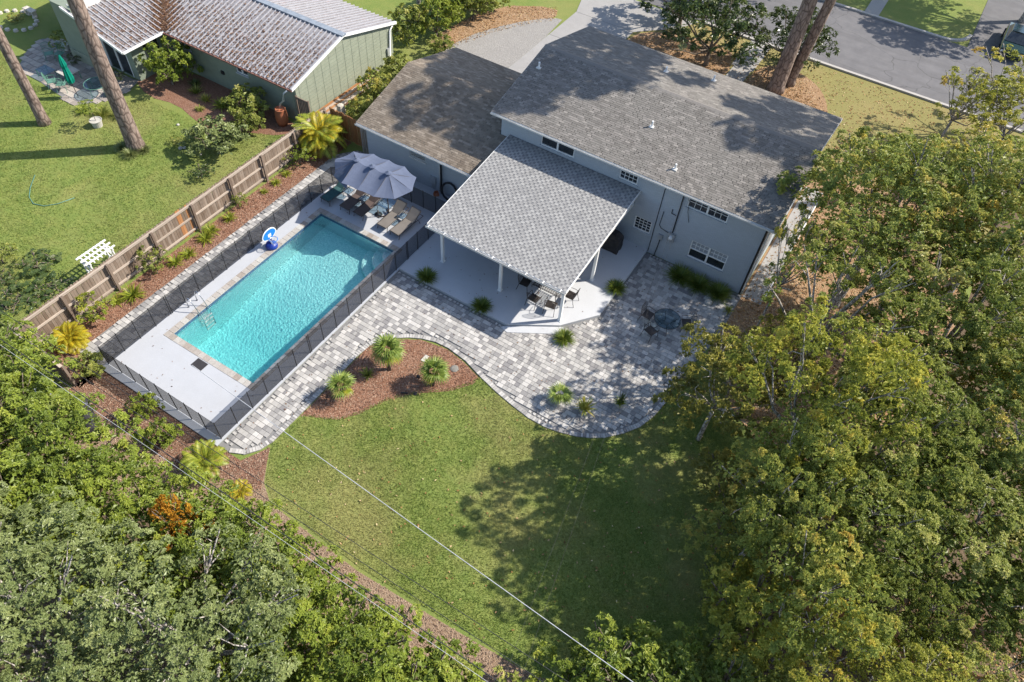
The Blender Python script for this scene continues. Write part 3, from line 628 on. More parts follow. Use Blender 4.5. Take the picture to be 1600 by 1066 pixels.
# ---------------------------------------------------------------- pool deck and pool
DX0, DX1, DY0, DY1 = -24.2, -17.17, 7.28, 25.58
hx0, hx1, hy0, hy1 = PX0-.32, PX1+.32, PY0-.32, PY1+.32
dk = MB()
for p in ring(DX0, DX1, DY0, DY1, hx0, hx1, hy0, hy1):
    dk.prism(p, -0.3, 0.075)
dk.box(-17.17, -16.1, 24.2, 25.58, -.3, .075)
struct('pool_deck', dk, 'deck')
pool = thing('swimming_pool', 'rectangular pool of turquoise water with pale stone coping and corner steps', 'pool', (-20.66, 15.4, 0))
sh = MB()   # shell: floor in three slopes, walls
yb = [PY0, PY0+2.2, PY1-4.2, PY1]; zb = [-1.75, -1.85, -1.25, -1.0]
for i in range(3):
    sh.add([(PX0, yb[i], zb[i]), (PX1, yb[i], zb[i]), (PX1, yb[i+1], zb[i+1]), (PX0, yb[i+1], zb[i+1])], [(0, 1, 2, 3)])
    for x in (PX0, PX1): sh.add([(x, yb[i], zb[i]), (x, yb[i+1], zb[i+1]), (x, yb[i+1], -.22), (x, yb[i], -.22)], [(0, 1, 2, 3)])
sh.add([(PX0, PY0, zb[0]), (PX1, PY0, zb[0]), (PX1, PY0, -.22), (PX0, PY0, -.22)], [(0, 1, 2, 3)])
sh.add([(PX0, PY1, zb[3]), (PX1, PY1, zb[3]), (PX1, PY1, -.22), (PX0, PY1, -.22)], [(0, 1, 2, 3)])
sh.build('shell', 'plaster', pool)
tb = MB()   # waterline tile band
for x0, x1, y0, y1 in ((PX0-.12, PX0+.004, PY0-.12, PY1+.12), (PX1-.004, PX1+.12, PY0-.12, PY1+.12), (PX0+.004, PX1-.004, PY0-.12, PY0+.004), (PX0+.004, PX1-.004, PY1-.004, PY1+.12)):
    tb.box(x0, x1, y0, y1, -.23, .02)
tb.build('waterline_tiles', 'tile', pool)
st = MB()   # quarter-round steps in the far right corner
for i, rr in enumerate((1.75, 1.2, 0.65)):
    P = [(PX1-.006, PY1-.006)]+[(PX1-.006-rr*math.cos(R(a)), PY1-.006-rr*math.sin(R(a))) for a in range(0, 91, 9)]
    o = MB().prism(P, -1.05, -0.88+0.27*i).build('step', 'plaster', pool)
    P2 = [(PX1-.006-rr*math.cos(R(a)), PY1-.006-rr*math.sin(R(a))) for a in range(8, 83, 6)]
    MB().tube([(x+0.05, y+0.05, -0.878+0.27*i) for x, y in P2], .022, 5).build('step_nosing', 'white', o)
wb = MB().box(PX0+.006, PX1-.006, PY0+.006, PY1-.006, -2.2, -0.13)
wt = wb.build('water', 'water', pool)
cs = 0.30; ci = 0; cmesh = MB().box(-.145, .145, -.155, .155, 0, .045).mesh('coping_stone', 'coping')
def cop(x, y, rz): link('coping_stone', cmesh, pool, (x+20.66, y-15.4, .045+random.uniform(-.002, .002)), (0, 0, rz))
n = 33; stp = (PY1-PY0+.64)/n
for i in range(n):
    for x in (PX0-.155, PX1+.155): cop(x, PY0-.32+stp*(i+.5), R(0) if False else 0)
n = 16; stx = (PX1-PX0)/n
for i in range(n):
    for y in (PY0-.165, PY1+.165): cop(PX0+stx*(i+.5), y, R(0))
tb2 = MB()
for p in ring(hx0, hx1, hy0, hy1, PX0-.01, PX1+.01, PY0-.01, PY1+.01): tb2.prism(p, -0.1, 0.046)
tb2.build('coping_bed', 'stone', pool)

# ---------------------------------------------------------------- patio slab
slab = MB().prism([(-17.14, 19.52), (-10.75, 19.52), (-8.6, 20.92), (-7.33, 22.6), (-7.33, 28.1), (-17.14, 28.1)], -.1, 0.17)
struct('patio_slab', slab, 'slab')
struct('patio_step', MB().prism([(-10.95, 19.28), (-10.5, 19.18), (-8.2, 20.62), (-8.45, 20.98), (-8.62, 20.88), (-10.70, 19.50)], -.1, 0.085), 'slab')

# ================================================================== buildings
def wall_x(mb, x0, x1, z0, z1, y0, y1, holes=()):
    """wall along x between y0..y1 with rectangular openings (hx0,hx1,hz0,hz1)"""
    xs = sorted({x0, x1, *[h[0] for h in holes], *[h[1] for h in holes]}); zs = sorted({z0, z1, *[h[2] for h in holes], *[h[3] for h in holes]})
    for a, b in zip(xs[:-1], xs[1:]):
        for c, d in zip(zs[:-1], zs[1:]):
            if not any(h[0] <= (a+b)/2 <= h[1] and h[2] <= (c+d)/2 <= h[3] for h in holes): mb.box(a, b, y0, y1, c, d)
    return mb
def window(parent, x0, x1, z0, z1, y, units=1, cols=3, rows=2, sash=False, blind=False, fmat='white', sill=True):
    """window in a wall whose outer face is at y (facing -y)"""
    f = MB(); t = .05; f.box(x0, x0+t, y+.03, y+.11, z0, z1); f.box(x1-t, x1, y+.03, y+.11, z0, z1)
    f.box(x0+t, x1-t, y+.03, y+.11, z0, z0+t); f.box(x0+t, x1-t, y+.03, y+.11, z1-t, z1)
    uw = (x1-x0)/units
    for i in range(1, units): f.box(x0+uw*i-.045, x0+uw*i+.045, y+.02, y+.112, z0+t, z1-t)
    wn = f.build('window', fmat, parent)
    for i in range(units):
        a, b = x0+uw*i+.05, x0+uw*(i+1)-.05; mu = MB()
        MB().box(a, b, y+.085, y+.10, z0+.05, z1-.05).build('pane', 'glass', wn)
        zz0 = z0+.05; zz1 = z1-.05
        if sash: mu.box(a, b, y+.045, y+.084, (zz0+zz1)/2-.03, (zz0+zz1)/2+.03); zz0 = (zz0+zz1)/2+.03
        if blind: MB().box(a+.005, b-.005, y+.079, y+.084, zz0, zz1-.003).build('blind', 'blind', wn)
        for c in range(1, cols): x = a+(b-a)*c/cols; mu.box(x-.012, x+.012, y+.06, y+.078, zz0, zz1)
        for r_ in range(1, rows): z = zz0+(zz1-zz0)*r_/rows; mu.box(a, b, y+.062, y+.076, z-.012, z+.012)
        if mu.V: mu.build('muntin', fmat, wn)
    if sill: MB().box(x0-.05, x1+.05, y-.05, y+.028, z0-.07, z0-.002).build('sill', 'wall' if fmat == 'white' else fmat, wn)
    return wn
def slope_plane(o, u, v): return np.array(o, float), np.array(u, float), np.array(v, float)
def shingle_field(parent, o, u, v, W_, Lg, tab, gap, course, mat, name='shingles', nind=0, g=None, clip=None, thick=0.014, jit=.25):
    """tabs on a roof plane; o lower corner, u unit along the eave, v unit up the slope"""
    o = np.array(o, float); u = np.array(u, float); v = np.array(v, float); n = np.cross(u, v); n /= np.linalg.norm(n)
    if n[2] < 0: n = -n
    A = []; rows = int(Lg/course); p = tab+gap
    for r_ in range(rows):
        off = (r_ % 2)*p*.5+g.uniform(-.04, .04)*p; a = -off; s = r_*course
        while a < W_:
            wd = tab*(1+g.uniform(-jit, jit)); a0 = max(a, 0); a1 = min(a+wd, W_)
            if a1-a0 > .04 and (clip is None or clip((a0+a1)/2, s+course/2)): A.append(((a0+a1)/2, s, a1-a0))
            a += p*(1+g.uniform(-jit*.3, jit*.3))
    A = np.array(A); P = o+A[:, :1]*u+A[:, 1:2]*v
    d = np.linalg.norm(P-np.array([0, 0, 27]), axis=1); od = np.argsort(d); ind = od[:nind]; rest = od[nind:]
    if nind:
        rot = Matrix((u, v, n)).transposed().to_euler(); h = tab/2; cm = MB()
        cm.add([(-h,0,0),(h,0,0),(h,course*1.04,0),(-h,course*1.04,0),(-h,0,thick),(h,0,thick),(h,course*1.04,.003),(-h,course*1.04,.003)], [(3,2,1,0),(4,5,6,7),(0,1,5,4),(1,2,6,5),(2,3,7,6),(3,0,4,7)])
        me = cm.mesh('shingle', mat); wl = np.array(wloc(parent))
        for i in ind: link('shingle', me, parent, tuple(P[i]-wl+n*.002), rot, (A[i, 2]/tab, 1, 1))
    P = P[rest]; wd = A[rest, 2]; wl = np.array(wloc(parent)); P = P-wl+n*.002; m = len(P); h = wd[:, None]/2
    lo, hi = P-u*h, P+u*h; c = v*course*1.04; t = n*thick
    V = np.stack([lo, hi, hi+c, lo+c, lo+t, hi+t, hi+c+n*.003, lo+c+n*.003], 1).reshape(-1, 3)
    F = (np.arange(m)[:, None, None]*8+np.array([[4, 5, 6, 7], [0, 1, 5, 4], [1, 2, 6, 5], [3, 0, 4, 7]])[None]).reshape(-1, 4)
    s_ = link(name, np_mesh(name, V, F, MAT[mat], np.repeat(g.uniform(0, 1, m), 4)), parent); s_['kind'] = 'stuff'; return s_
def slab_roof(parent, pts, thick, mat, name='roof'):
    return MB().extr(pts, (0, 0, -thick)).build(name, mat, parent)

g = np.random.default_rng(21)
house = thing('house', 'grey blue painted brick house with long shingle roof, attached garage and covered patio', 'house', (-10, 33, 0))
X0, X1 = -16.7, -2.05
holes = [(-14.3, -12.35, 3.80, 4.50), (-9.75, -8.75, 3.80, 4.50), (-6.05, -4.0, 3.80, 4.50), (-8.42, -7.48, 1.18, 2.0), (-5.27, -3.32, .90, 2.02)]
mw = wall_x(MB(), X0, X1, 0, 4.74, 28.1, 28.3, holes)
mw.box(X0, X0+.2, 28.3, 37.7, 0, 4.74); mw.box(X1-.2, X1, 28.3, 37.7, 0, 4.74); mw.box(X0+.2, X1-.2, 37.7, 37.9, 0, 4.74)
for x in (X0, X1-.2):
    mw.extr([(x, 28.3, 4.742), (x, 37.9, 4.742), (x, 33, 5.92)], (.2, 0, 0))
mw.build('wall', 'wall', house)
MB().box(X0+.25, X1-.25, 28.5, 37.6, 0.0, 4.70).build('interior', 'black', house)
window(house, *holes[0], 28.1, units=2, cols=1, rows=1)
window(house, *holes[1], 28.1, units=1, cols=4, rows=3)
window(house, *holes[2], 28.1, units=2, cols=3, rows=2)
window(house, *holes[3], 28.1, units=1, cols=4, rows=4)
window(house, *holes[4], 28.1, units=2, cols=4, rows=2, sash=True, blind=True)
# main roof
RX0, RX1, EY, EZ, RY, RZ, BY = -17.12, -1.72, 27.70, 4.86, 33.0, 6.10, 38.35
sp = (RZ-EZ)/(RY-EY)
roof = MB().extr([(RX0, EY, EZ), (RX0, RY, RZ), (RX0, BY, EZ-.01), (RX0, BY, EZ-.15), (RX0, RY, RZ-.16), (RX0, EY, EZ-.15)], (RX1-RX0, 0, 0)).build('roof', 'under_m', house)
vl = math.hypot(1, sp); Ls = (RY-EY)*vl
shingle_field(roof, (RX0, EY-.03, EZ+.002), (1, 0, 0), (0, 1/vl, sp/vl), RX1-RX0, Ls, .25, .012, .13, 'shm', g=g, thick=.011, jit=.12)
shingle_field(roof, (RX0, BY+.03, EZ-.008), (1, 0, 0), (0, -1/vl, sp/vl), RX1-RX0, Ls, .25, .012, .13, 'shm', g=g, thick=.008, jit=.12)
rc = MB()
for i in range(51):
    x = RX0+i*.3; rc.add([(x, RY-.16, RZ-.015), (x+.32, RY-.16, RZ-.022), (x+.32, RY, RZ+.022), (x, RY, RZ+.032), (x+.32, RY+.16, RZ-.022), (x, RY+.16, RZ-.015)], [(0, 1, 2, 3), (3, 2, 4, 5)])
rc.build('ridge_cap', 'shm', roof)
MB().box(RX0, RX1, EY-.03, EY-.002, EZ-.17, EZ-.02).build('fascia', 'white', roof); MB().box(RX0, RX1, BY+.002, BY+.03, EZ-.17, EZ-.02).build('fascia', 'white', roof)
gt = MB().box(RX0, RX1, EY-.11, EY-.032, EZ-.11, EZ-.095).box(RX0, RX1, EY-.125, EY-.11, EZ-.11, EZ-.03); gt.build('gutter', 'offwhite', roof)
for x in (RX0-.022, RX1+.002):
    MB().extr([(x, EY, EZ-.17), (x, RY, RZ-.17), (x, BY, EZ-.17), (x, BY, EZ-.01), (x, RY, RZ-.01), (x, EY, EZ-.01)], (.02, 0, 0)).build('rake_board', 'offwhite', roof)
MB().box(X0, X1, EY+.01, 28.09, EZ-.20, EZ-.17).build('soffit', 'offwhite', roof)
for x, y, hgt in ((-16.54, 31.39, .32), (-9.46, 30.55, .32), (-7.27, 28.72, .3), (-10.97, 35.57, .3), (-8.64, 36.9, .3)):
    z = EZ+((y-EY) if y < RY else (BY-y))*sp
    v = MB().tube([(x, y, z-.05), (x, y, z+hgt)], .05, 8).build('roof_vent', 'white', house); MB().box(x-.12, x+.12, y-.13, y+.13, z-.02, z+.035).build('flashing', 'offwhite', v)
# garage wing
GX0, GX1 = -23.95, -16.72; gw = wall_x(MB(), GX0, GX1, 0, 2.55, 25.6, 25.8, [(-20.95, -19.9, 1.62, 2.02)])
gw.box(GX0, GX0+.2, 25.8, 34.1, 0, 2.55); gw.box(GX1-.2, GX1, 25.8, 28.08, 0, 2.55); gw.box(GX0+.2, GX1-.2, 34.1, 34.3, 0, 2.55)
gw.extr([(GX0, 25.8, 2.552), (GX0, 34.3, 2.552), (GX0, 30.0, 3.72)], (.2, 0, 0))
gw.build('garage_wall', 'wall', house)
window(house, -20.95, -19.9, 1.62, 2.02, 25.6, 1, 1, 5, fmat='offwhite')
MB().box(-20.8, -20.0, 25.9, 26.3, 1.6, 2.1).build('interior', 'black', house)
gx0, gx1, ge, gz, gr, grz, gb = -24.25, -16.18, 25.2, 2.62, 30.0, 3.90, 34.75
gs = (grz-gz)/(gr-ge)
groof = MB().extr([(gx0, ge, gz), (gx0, gr, grz), (gx0, gr, grz-.15), (gx0, ge, gz-.14)], (gx1-gx0-.005, 0, 0))
groof.extr([(gx0, gr+.001, grz), (gx0, gb, gz+.01), (gx0, gb, gz-.13), (gx0, gr+.001, grz-.15)], (-16.72-gx0, 0, 0))
groof = groof.build('roof', 'under_m', house)
gl_ = math.hypot(1, gs); L2 = (gr-ge)*gl_
# beside the house wall (y > 28.1) the garage roof stops at the wall
cl = lambda a, s: not (ge+s/gl_ > 28.05 and gx0+a > -16.8)
shingle_field(groof, (gx0, ge-.03, gz+.002), (1, 0, 0), (0, 1/gl_, gs/gl_), gx1-gx0, L2, .25, .012, .13, 'shg', g=g, clip=cl, thick=.011, jit=.12)
shingle_field(groof, (gx0, gb+.03, gz+.004), (1, 0, 0), (0, -1/gl_, gs/gl_), -16.78-gx0, (gb-gr)*gl_, .25, .012, .13, 'shg', g=g, thick=.008, jit=.12)
rc = MB()
for i in range(25):
    x = gx0+i*.3; rc.add([(x, gr-.16, grz-.02), (x+.32, gr-.16, grz-.028), (x+.32, gr, grz+.02), (x, gr, grz+.03), (x+.32, gr+.16, grz-.028), (x, gr+.16, grz-.02)], [(0, 1, 2, 3), (3, 2, 4, 5)])
rc.build('ridge_cap', 'shg', groof)
MB().box(gx0, gx1, ge-.03, ge-.002, gz-.16, gz-.02).build('fascia', 'white', groof)
MB().box(gx0, gx1, ge-.13, ge-.032, gz-.12, gz-.105).box(gx0, gx1, ge-.145, ge-.13, gz-.12, gz-.03).build('gutter', 'offwhite', groof)
MB().extr([(gx0-.022, ge, gz-.16), (gx0-.022, gr, grz-.16), (gx0-.022, gb, gz-.15), (gx0-.022, gb, gz), (gx0-.022, gr, grz-.01), (gx0-.022, ge, gz-.01)], (.02, 0, 0)).build('rake_board', 'offwhite', groof)
# covered patio
px0, px1, pe, pz, pt, ptz = -16.15, -8.48, 20.70, 2.84, 28.07, 3.62
ps = (ptz-pz)/(pt-pe); pl = math.hypot(1, ps)
proof = slab_roof(house, [(px0, pe, pz), (px1, pe, pz), (px1, pt, ptz), (px0, pt, ptz)], .12, 'under_p')
shingle_field(proof, (px0, pe-.03, pz+.002), (1, 0, 0), (0, 1/pl, ps/pl), px1-px0, (pt-pe)*pl, .195, .105, .145, 'shp', nind=300, g=g, jit=.06, thick=.007)
MB().box(px0-.02, px1+.02, pe-.035, pe-.002, pz-.17, pz-.015).build('fascia', 'white', proof)
gu = MB().box(px0-.02, px1+.02, pe-.15, pe-.037, pz-.12, pz-.105).box(px0-.02, px1+.02, pe-.165, pe-.15, pz-.12, pz-.01); gut = gu.build('gutter', 'offwhite', proof)
bw = MB()
for i in range(9): x = px0+.15+i*.91; bw.box(x-.02, x+.02, pe-.17, pe-.0, pz-.008, pz+.012)
bw.build('gutter_strap', 'white', gut)
for x in (px0-.022, px1+.002): MB().extr([(x, pe, pz-.16), (x, pt, ptz-.16), (x, pt, ptz+.025), (x, pe, pz+.025)], (.02, 0, 0)).build('rake_board', 'white', proof)
bm_ = MB().box(px0+.1, px1-.1, 21.12, 21.26, pz-.30, pz-.085).box(px1-.30, px1-.16, 21.27, 28.05, pz-.24, pz-.02)
bm_.build('patio_beam', 'white', house)
for x, y in ((-15.65, 21.19), (-12.2, 21.19), (-8.78, 21.19), (-8.75, 24.47)):
    c_ = MB().box(x-.07, x+.07, y-.07, y+.07, .171, pz-.24+(y-21.19)*ps*0.0).build('column', 'white', house, bev=.008)
    MB().box(x-.105, x+.105, y-.105, y+.105, .171, .215).build('column_base', 'white', c_)
MB().box(-14.6, -12.9, 28.06, 28.098, .17, 2.25).build('sliding_door', 'glass', house)
# pipes, meter and wires on the wall
def pipe(name, pts, r_, mat, parent=house): return MB().tube(pts, r_, 7).build(name, mat, parent, smooth=True)
pipe('cable', [(-7.30, 28.07, 0.1), (-7.30, 28.07, 4.58)], .018, 'black')
pipe('downspout', [(-2.10, 27.75, 4.6), (-2.12, 28.02, 4.35), (-2.12, 28.02, .1)], .045, 'black')
pipe('downspout', [(-1.99, 28.06, 4.4), (-1.99, 28.06, .1)], .03, 'offwhite')
pipe('downspout', [(-18.80, 25.1, 2.48), (-18.80, 25.5, 2.3), (-18.80, 25.5, .1)], .05, 'black')
pipe('downspout', [(-18.92, 25.54, 2.4), (-18.92, 25.54, .1)], .025, 'offwhite')
pipe('conduit', [(-6.32, 28.04, 4.55), (-6.32, 28.04, 2.0)], .03, 'black')
MB().box(-6.50, -6.14, 27.95, 28.098, 1.40, 1.95).build('meter_box', 'galv', house)
MB().lathe([(.001, 0), (.11, 0), (.11, .1), (.07, .14), (.001, .15)], (0, 0, 0), 14)
mt = MB().lathe([(.001, 0), (.11, 0), (.10, .10), (.001, .13)], (0, 0, 0), 14).build('meter', 'white', house, local=True)
mt.location = Vector((-6.32, 27.95, 1.72))-Vector((-10, 33, 0)); mt.rotation_euler = (R(90), 0, 0)
pipe('conduit', [(-7.05, 28.05, 3.0), (-7.08, 28.05, 2.1), (-6.95, 28.05, 1.95), (-6.5, 28.05, 1.85)], .016, 'black')
pipe('conduit', [(-6.85, 28.04, 1.45), (-6.85, 28.04, 1.0), (-6.9, 27.98, .05)], .025, 'black')
pipe('conduit', [(-6.65, 28.05, 3.35), (-6.65, 28.05, 3.1), (-6.4, 28.05, 3.08)], .02, 'black')
MB().box(-6.98, -6.74, 28.0, 28.098, 1.25, 1.55).build('junction_box', 'galv', house)
pipe('cable', [(-6.12, 28.03, 4.5), (-5.95, 28.0, 4.2), (-5.9, 28.03, 3.6), (-5.7, 28.05, 3.0)], .012, 'black')
MB().box(-19.55, -19.2, 25.5, 25.598, .5, .95).build('panel_box', 'galv', house)
for k_, (a, b) in enumerate(((-19.45, .45), (-19.3, .45))): pipe('conduit', [(a, 25.56, b), (a, 25.56, .1)], .015, 'galv')

# ---------------------------------------------------------------- neighbour's house
nb = thing('neighbour_house', 'sage green single storey house with a ribbed metal roof stained by leaves', 'house', (-35, 27, 0))
ez, rz_, pit = 2.5, 3.75, 1.25/4.7
nwl = wall_x(MB(), -40.2, -29.6, 0, 2.45, 25.9, 26.1, [(-38.9, -38.0, 1.63, 2.12), (-34.15, -33.2, 1.63, 2.12)])
nwl.build('wall', 'nwall', nb)
gab = MB().box(-29.6, -29.4, 25.92, 34.9, 0, 2.45).extr([(-29.6, 25.92, 2.452), (-29.6, 34.9, 2.452), (-29.6, 30.3, 3.62)], (.2, 0, 0)).build('gable_wall', 'nwalll', nb)
bt = MB()     # joints between the wall shingles
for i in range(15): z = .18+i*.22; hw = 4.5 if z < 2.3 else max(.3, 4.5-(z-2.3)*3.6); bt.box(-29.398, -29.388, 30.4-hw, 30.4+hw, z, z+.014)
for i in range(13): y = 26.2+i*.68; bt.box(-29.386, -29.380, y, y+.012, .05, min(3.3, 2.3+max(0, 1.17-abs(y-30.3)*.26)))
bt.build('shingle_joint', 'nwall', gab)
MB().box(-40.0, -39.95, 26.2, 34, 0, 2.4).box(-39.8, -29.8, 34.7, 34.9, 0, 2.45).build('wall', 'nwall', nb)
MB().box(-39.5, -30, 26.3, 27, 0, 2.4).build('interior', 'black', nb)
window(nb, -38.9, -38.0, 1.63, 2.12, 25.9, 2, 1, 1); window(nb, -34.15, -33.2, 1.63, 2.12, 25.9, 2, 1, 1)
MB().box(-35.6, -35.35, 25.82, 25.898, 1.0, 1.2).build('hose_tap_box', 'black', nb)
# wing with sliding doors
wg = wall_x(MB(), -43.6, -40.2, 0, 2.45, 23.3, 23.5, [(-42.9, -40.75, .08, 2.2)])
wg.box(-40.4, -40.2, 23.502, 24.2, 0, 2.45); wg.box(-40.4, -40.2, 25.3, 25.88, 0, 2.45); wg.box(-40.4, -40.2, 24.2, 25.3, 0, .9); wg.box(-40.4, -40.2, 24.2, 25.3, 2.1, 2.45)
wg.extr([(-40.4, 23.3, 2.452), (-44.4, 23.3, 2.452), (-44.4, 23.3, 3.50)], (0, .2, 0)); wg.build('wall', 'nwall', nb)
dr = MB().box(-42.9, -42.84, 23.28, 23.4, .08, 2.2).box(-40.81, -40.75, 23.28, 23.4, .08, 2.2).box(-41.86, -41.79, 23.28, 23.4, .08, 2.2).box(-42.84, -40.81, 23.28, 23.4, 2.13, 2.2).build('sliding_door', 'white', nb)
MB().box(-42.83, -41.87, 23.35, 23.37, .09, 2.12).box(-41.78, -40.82, 23.35, 23.37, .09, 2.12).build('pane', 'glass', dr)
sw = MB().box(-40.22, -40.14, 24.2, 25.3, 2.04, 2.1).box(-40.25, -40.05, 24.15, 25.35, .86, .93).box(-40.22, -40.16, 24.72, 24.78, .93, 2.04).build('window', 'white', nb)
MB().box(-40.3, -40.28, 24.2, 25.3, .93, 2.04).build('pane', 'glass', sw)
ch = MB().box(-45.5, -43.62, 22.6, 23.28, 0, 3.75).build('chimney', 'nwall', nb); MB().box(-45.5, -43.62, 22.55, 22.598, 0, .75).build('chimney_base', 'nwalll', ch)
MB().box(-43.9, -43.5, 22.9, 23.27, 3.752, 4.0).box(-44.6, -43.5, 23.29, 24.6, 3.2, 3.85).build('chimney_cap', 'offwhite', ch)
ww = wall_x(MB(), -47.6, -45.52, 0, 2.9, 24.1, 24.3, [(-47.15, -46.1, .05, 2.3)]).box(-47.6, -47.4, 24.302, 34, 0, 2.9).build('wall', 'nwall', nb)
d2 = MB().box(-47.15, -47.08, 24.06, 24.2, .05, 2.3).box(-46.17, -46.1, 24.06, 24.2, .05, 2.3).box(-47.08, -46.17, 24.06, 24.2, 2.22, 2.3).build('door', 'white', nb); MB().box(-47.07, -46.18, 24.14, 24.16, .05, 2.21).build('pane', 'blind', d2)
# ribbed metal roof
nro = MB()
nro.extr([(-39.7, 25.55, ez), (-29.2, 25.55, ez), (-29.2, 30.25, rz_), (-44.4, 30.25, rz_)], (0, 0, -.06))
nro.extr([(-29.2, 30.252, rz_), (-29.2, 35.15, 2.45), (-44.4, 35.15, 2.45), (-44.4, 30.252, rz_)], (0, 0, -.06))
nro.extr([(-39.702, 25.55, ez), (-44.402, 30.25, rz_), (-44.402, 22.5, rz_), (-39.702, 22.5, ez)], (0, 0, -.06))
nro.extr([(-44.404, 22.5, rz_), (-44.404, 30.25, rz_), (-45.6, 30.25, 3.4), (-45.6, 24.0, 3.4), (-45.6, 23.3, 3.4)], (0, 0, -.06))
nro.extr([(-49.9, 23.45, 3.0), (-45.602, 23.45, 3.0), (-45.602, 34, 3.6), (-49.9, 34, 3.6)], (0, 0, -.12))
nroof = nro.build('roof', 'nroof', nb)
ribm = MB().box(0, 1, -.028, .028, 0, .055).mesh('rib', 'nrib')
def rib(a, b):
    a = Vector(a); b = Vector(b); d = b-a; o = link('rib', ribm, nroof, a-Vector((-35, 27, 0)), d.to_track_quat('X', 'Z').to_euler(), (d.length, 1, 1))
i = 0
x = -29.3
while x > -44.3:
    ys = 25.5 if x > -39.7 else 25.55+(-39.7-x)
    rib((x, ys, ez+(ys-25.55)*pit), (x, 30.2, rz_-.012))
    rib((x, 30.3, rz_-.012), (x, 35.18, 2.45)); x -= .335
y = 22.55
while y < 30.1:
    xs = -39.66 if y < 25.55 else -39.7-(y-25.55)
    rib((xs, y, ez+(-39.7-xs)*pit+.002), (-44.35, y, rz_-.01)); y += .335
MB().box(-44.4, -29.15, 30.05, 30.45, rz_-.03, rz_+.045).build('ridge_cap', 'ridgecap', nroof)
rk = MB(); a = .1
rk.extr([(-29.24, 25.5, ez-.12), (-29.24, 30.25, rz_-.12), (-29.24, 35.2, 2.33), (-29.24, 35.2, 2.50), (-29.24, 30.25, rz_+.05), (-29.24, 25.5, ez+.05)], (.05, 0, 0))
rk.extr([(-39.66, 22.44, ez-.12), (-44.4, 22.44, rz_-.12), (-44.4, 22.44, rz_+.05), (-39.66, 22.44, ez+.05)], (0, .05, 0)); rk.build('rake_board', 'white', nroof)
MB().box(-39.6, -29.2, 25.42, 25.52, ez-.10, ez-.02).build('gutter', 'rust', nroof)
MB().box(-39.68, -39.58, 22.5, 25.52, ez-.12, ez-.01).build('gutter', 'white', nroof)
MB().tube([(-29.5, 25.42, 2.4), (-29.7, 25.3, 2.2), (-29.75, 25.2, 1.75), (-30.05, 25.15, 1.45), (-30.1, 25.15, 1.15)], .055, 8).build('downspout', 'galv', nb, smooth=True)
MB().tube([(-29.3, 34.95, 2.4), (-29.32, 34.6, 2.1), (-29.3, 34.4, .2), (-29.1, 34.2, .1)], .06, 8).build('downspout', 'white', nb, smooth=True)
MB().box(-29.39, -29.28, 34.2, 34.55, .5, 1.0).build('meter_box', 'galv', nb)
# leaves caught in the roof valley and scattered over the sheets
g = np.random.default_rng(5)
def litter(name, XYZ, nrm, L, Wd, mat, seed, parent=None, label=None):
    g = np.random.default_rng(seed); n = len(XYZ); a = g.uniform(0, 2*np.pi, n); d = np.stack([np.cos(a), np.sin(a), g.normal(0, .25, n)], 1); d = unit(d)
    s_ = unit(np.cross(d, np.tile(nrm, (n, 1))+g.normal(0, .3, (n, 3)))); V, F = leaf_quads(XYZ, d, s_, L*g.uniform(.6, 1.3, n), Wd*g.uniform(.6, 1.3, n), .15)
    if parent is not None: V = V-np.array(wloc(parent))
    o = link(name, np_mesh(name, V, F, MAT[mat], np.clip(g.normal(.5, .25, n), 0, 1)), parent); o['kind'] = 'stuff'; return o
t = g.uniform(0, 4.6, 9000); e = g.normal(0, .48, 9000); vx = -39.7-t+e; vy = 25.5+t+e*.8
litter('leaf_litter', np.stack([vx, vy, ez+t*pit+.05+np.abs(e)*.15], 1), (0, 0, 1), .12, .07, 'leafdark', 3, nroof)
xx = g.uniform(-43, -29.4, 4600); yy = 25.6+g.beta(1, 1.9, 4600)*4.5; kk = (xx > -39.7-(yy-25.55)); xx, yy = xx[kk], yy[kk]
litter('leaf_litter', np.stack([xx, yy, ez+(yy-25.55)*pit+.03], 1), (0, -.25, 1), .13, .07, 'leafdark', 4, nroof)
yy = g.uniform(22.6, 28, 1800); xx = -39.8-g.beta(1, 1.6, 1800)*4.3; kk = xx < -39.7-np.maximum(0, yy-25.55); xx, yy = xx[kk], yy[kk]
litter('leaf_litter', np.stack([xx, yy, ez+(-39.7-xx)*pit+.03], 1), (.25, 0, 1), .13, .07, 'leafdark', 6, nroof)

# ================================================================== fences
def board_fence_y(root, x, y0, y1, top, side, mat_p='picket'):
    """run along y at x; pickets on the -x side; side = +1 rails face +x"""
    y = y0; pm = MB().box(-.011, .011, -.068, .068, 0, 1)
    pm = MB().add([(-.011,-.068,0),(.011,-.068,0),(.011,.068,0),(-.011,.068,0),(-.011,-.068,.97),(.011,-.068,.97),(.011,.068,.97),(-.011,.068,.97),(-.011,-.04,1),(.011,-.04,1),(.011,.04,1),(-.011,.04,1)],
        [(8,9,10,11)]+[(i,(i+1)%4,4+(i+1)%4,4+i) for i in range(4)]+[(4+i,4+(i+1)%4,8+(i+1)%4,8+i) for i in range(4)]).mesh('picket', mat_p)
    wl = wloc(root)
    while y < y1:
        o = link('picket', pm, root, Vector((x+random.uniform(-.004, .004), y, .02))-wl, (random.uniform(-.006, .006), 0, 0), (1, 1, top+random.uniform(-.02, .02)))
        if 15.0 < y < 15.35 or 15.55 < y < 15.7: o.material_slots[0].link = 'OBJECT'; o.material_slots[0].material = MAT['orange']
        y += .146
wf = thing('wooden_fence', 'weathered picket fence with three pale rails and brown posts beside the pool', 'fence', (-27.35, 15.5, 0))
board_fence_y(wf, -27.42, 6.2, 26.1, 1.80, 1)
posts_y = [6.2, 8.45, 10.86, 13.42, 15.92, 18.46, 20.8, 23.3, 25.9]
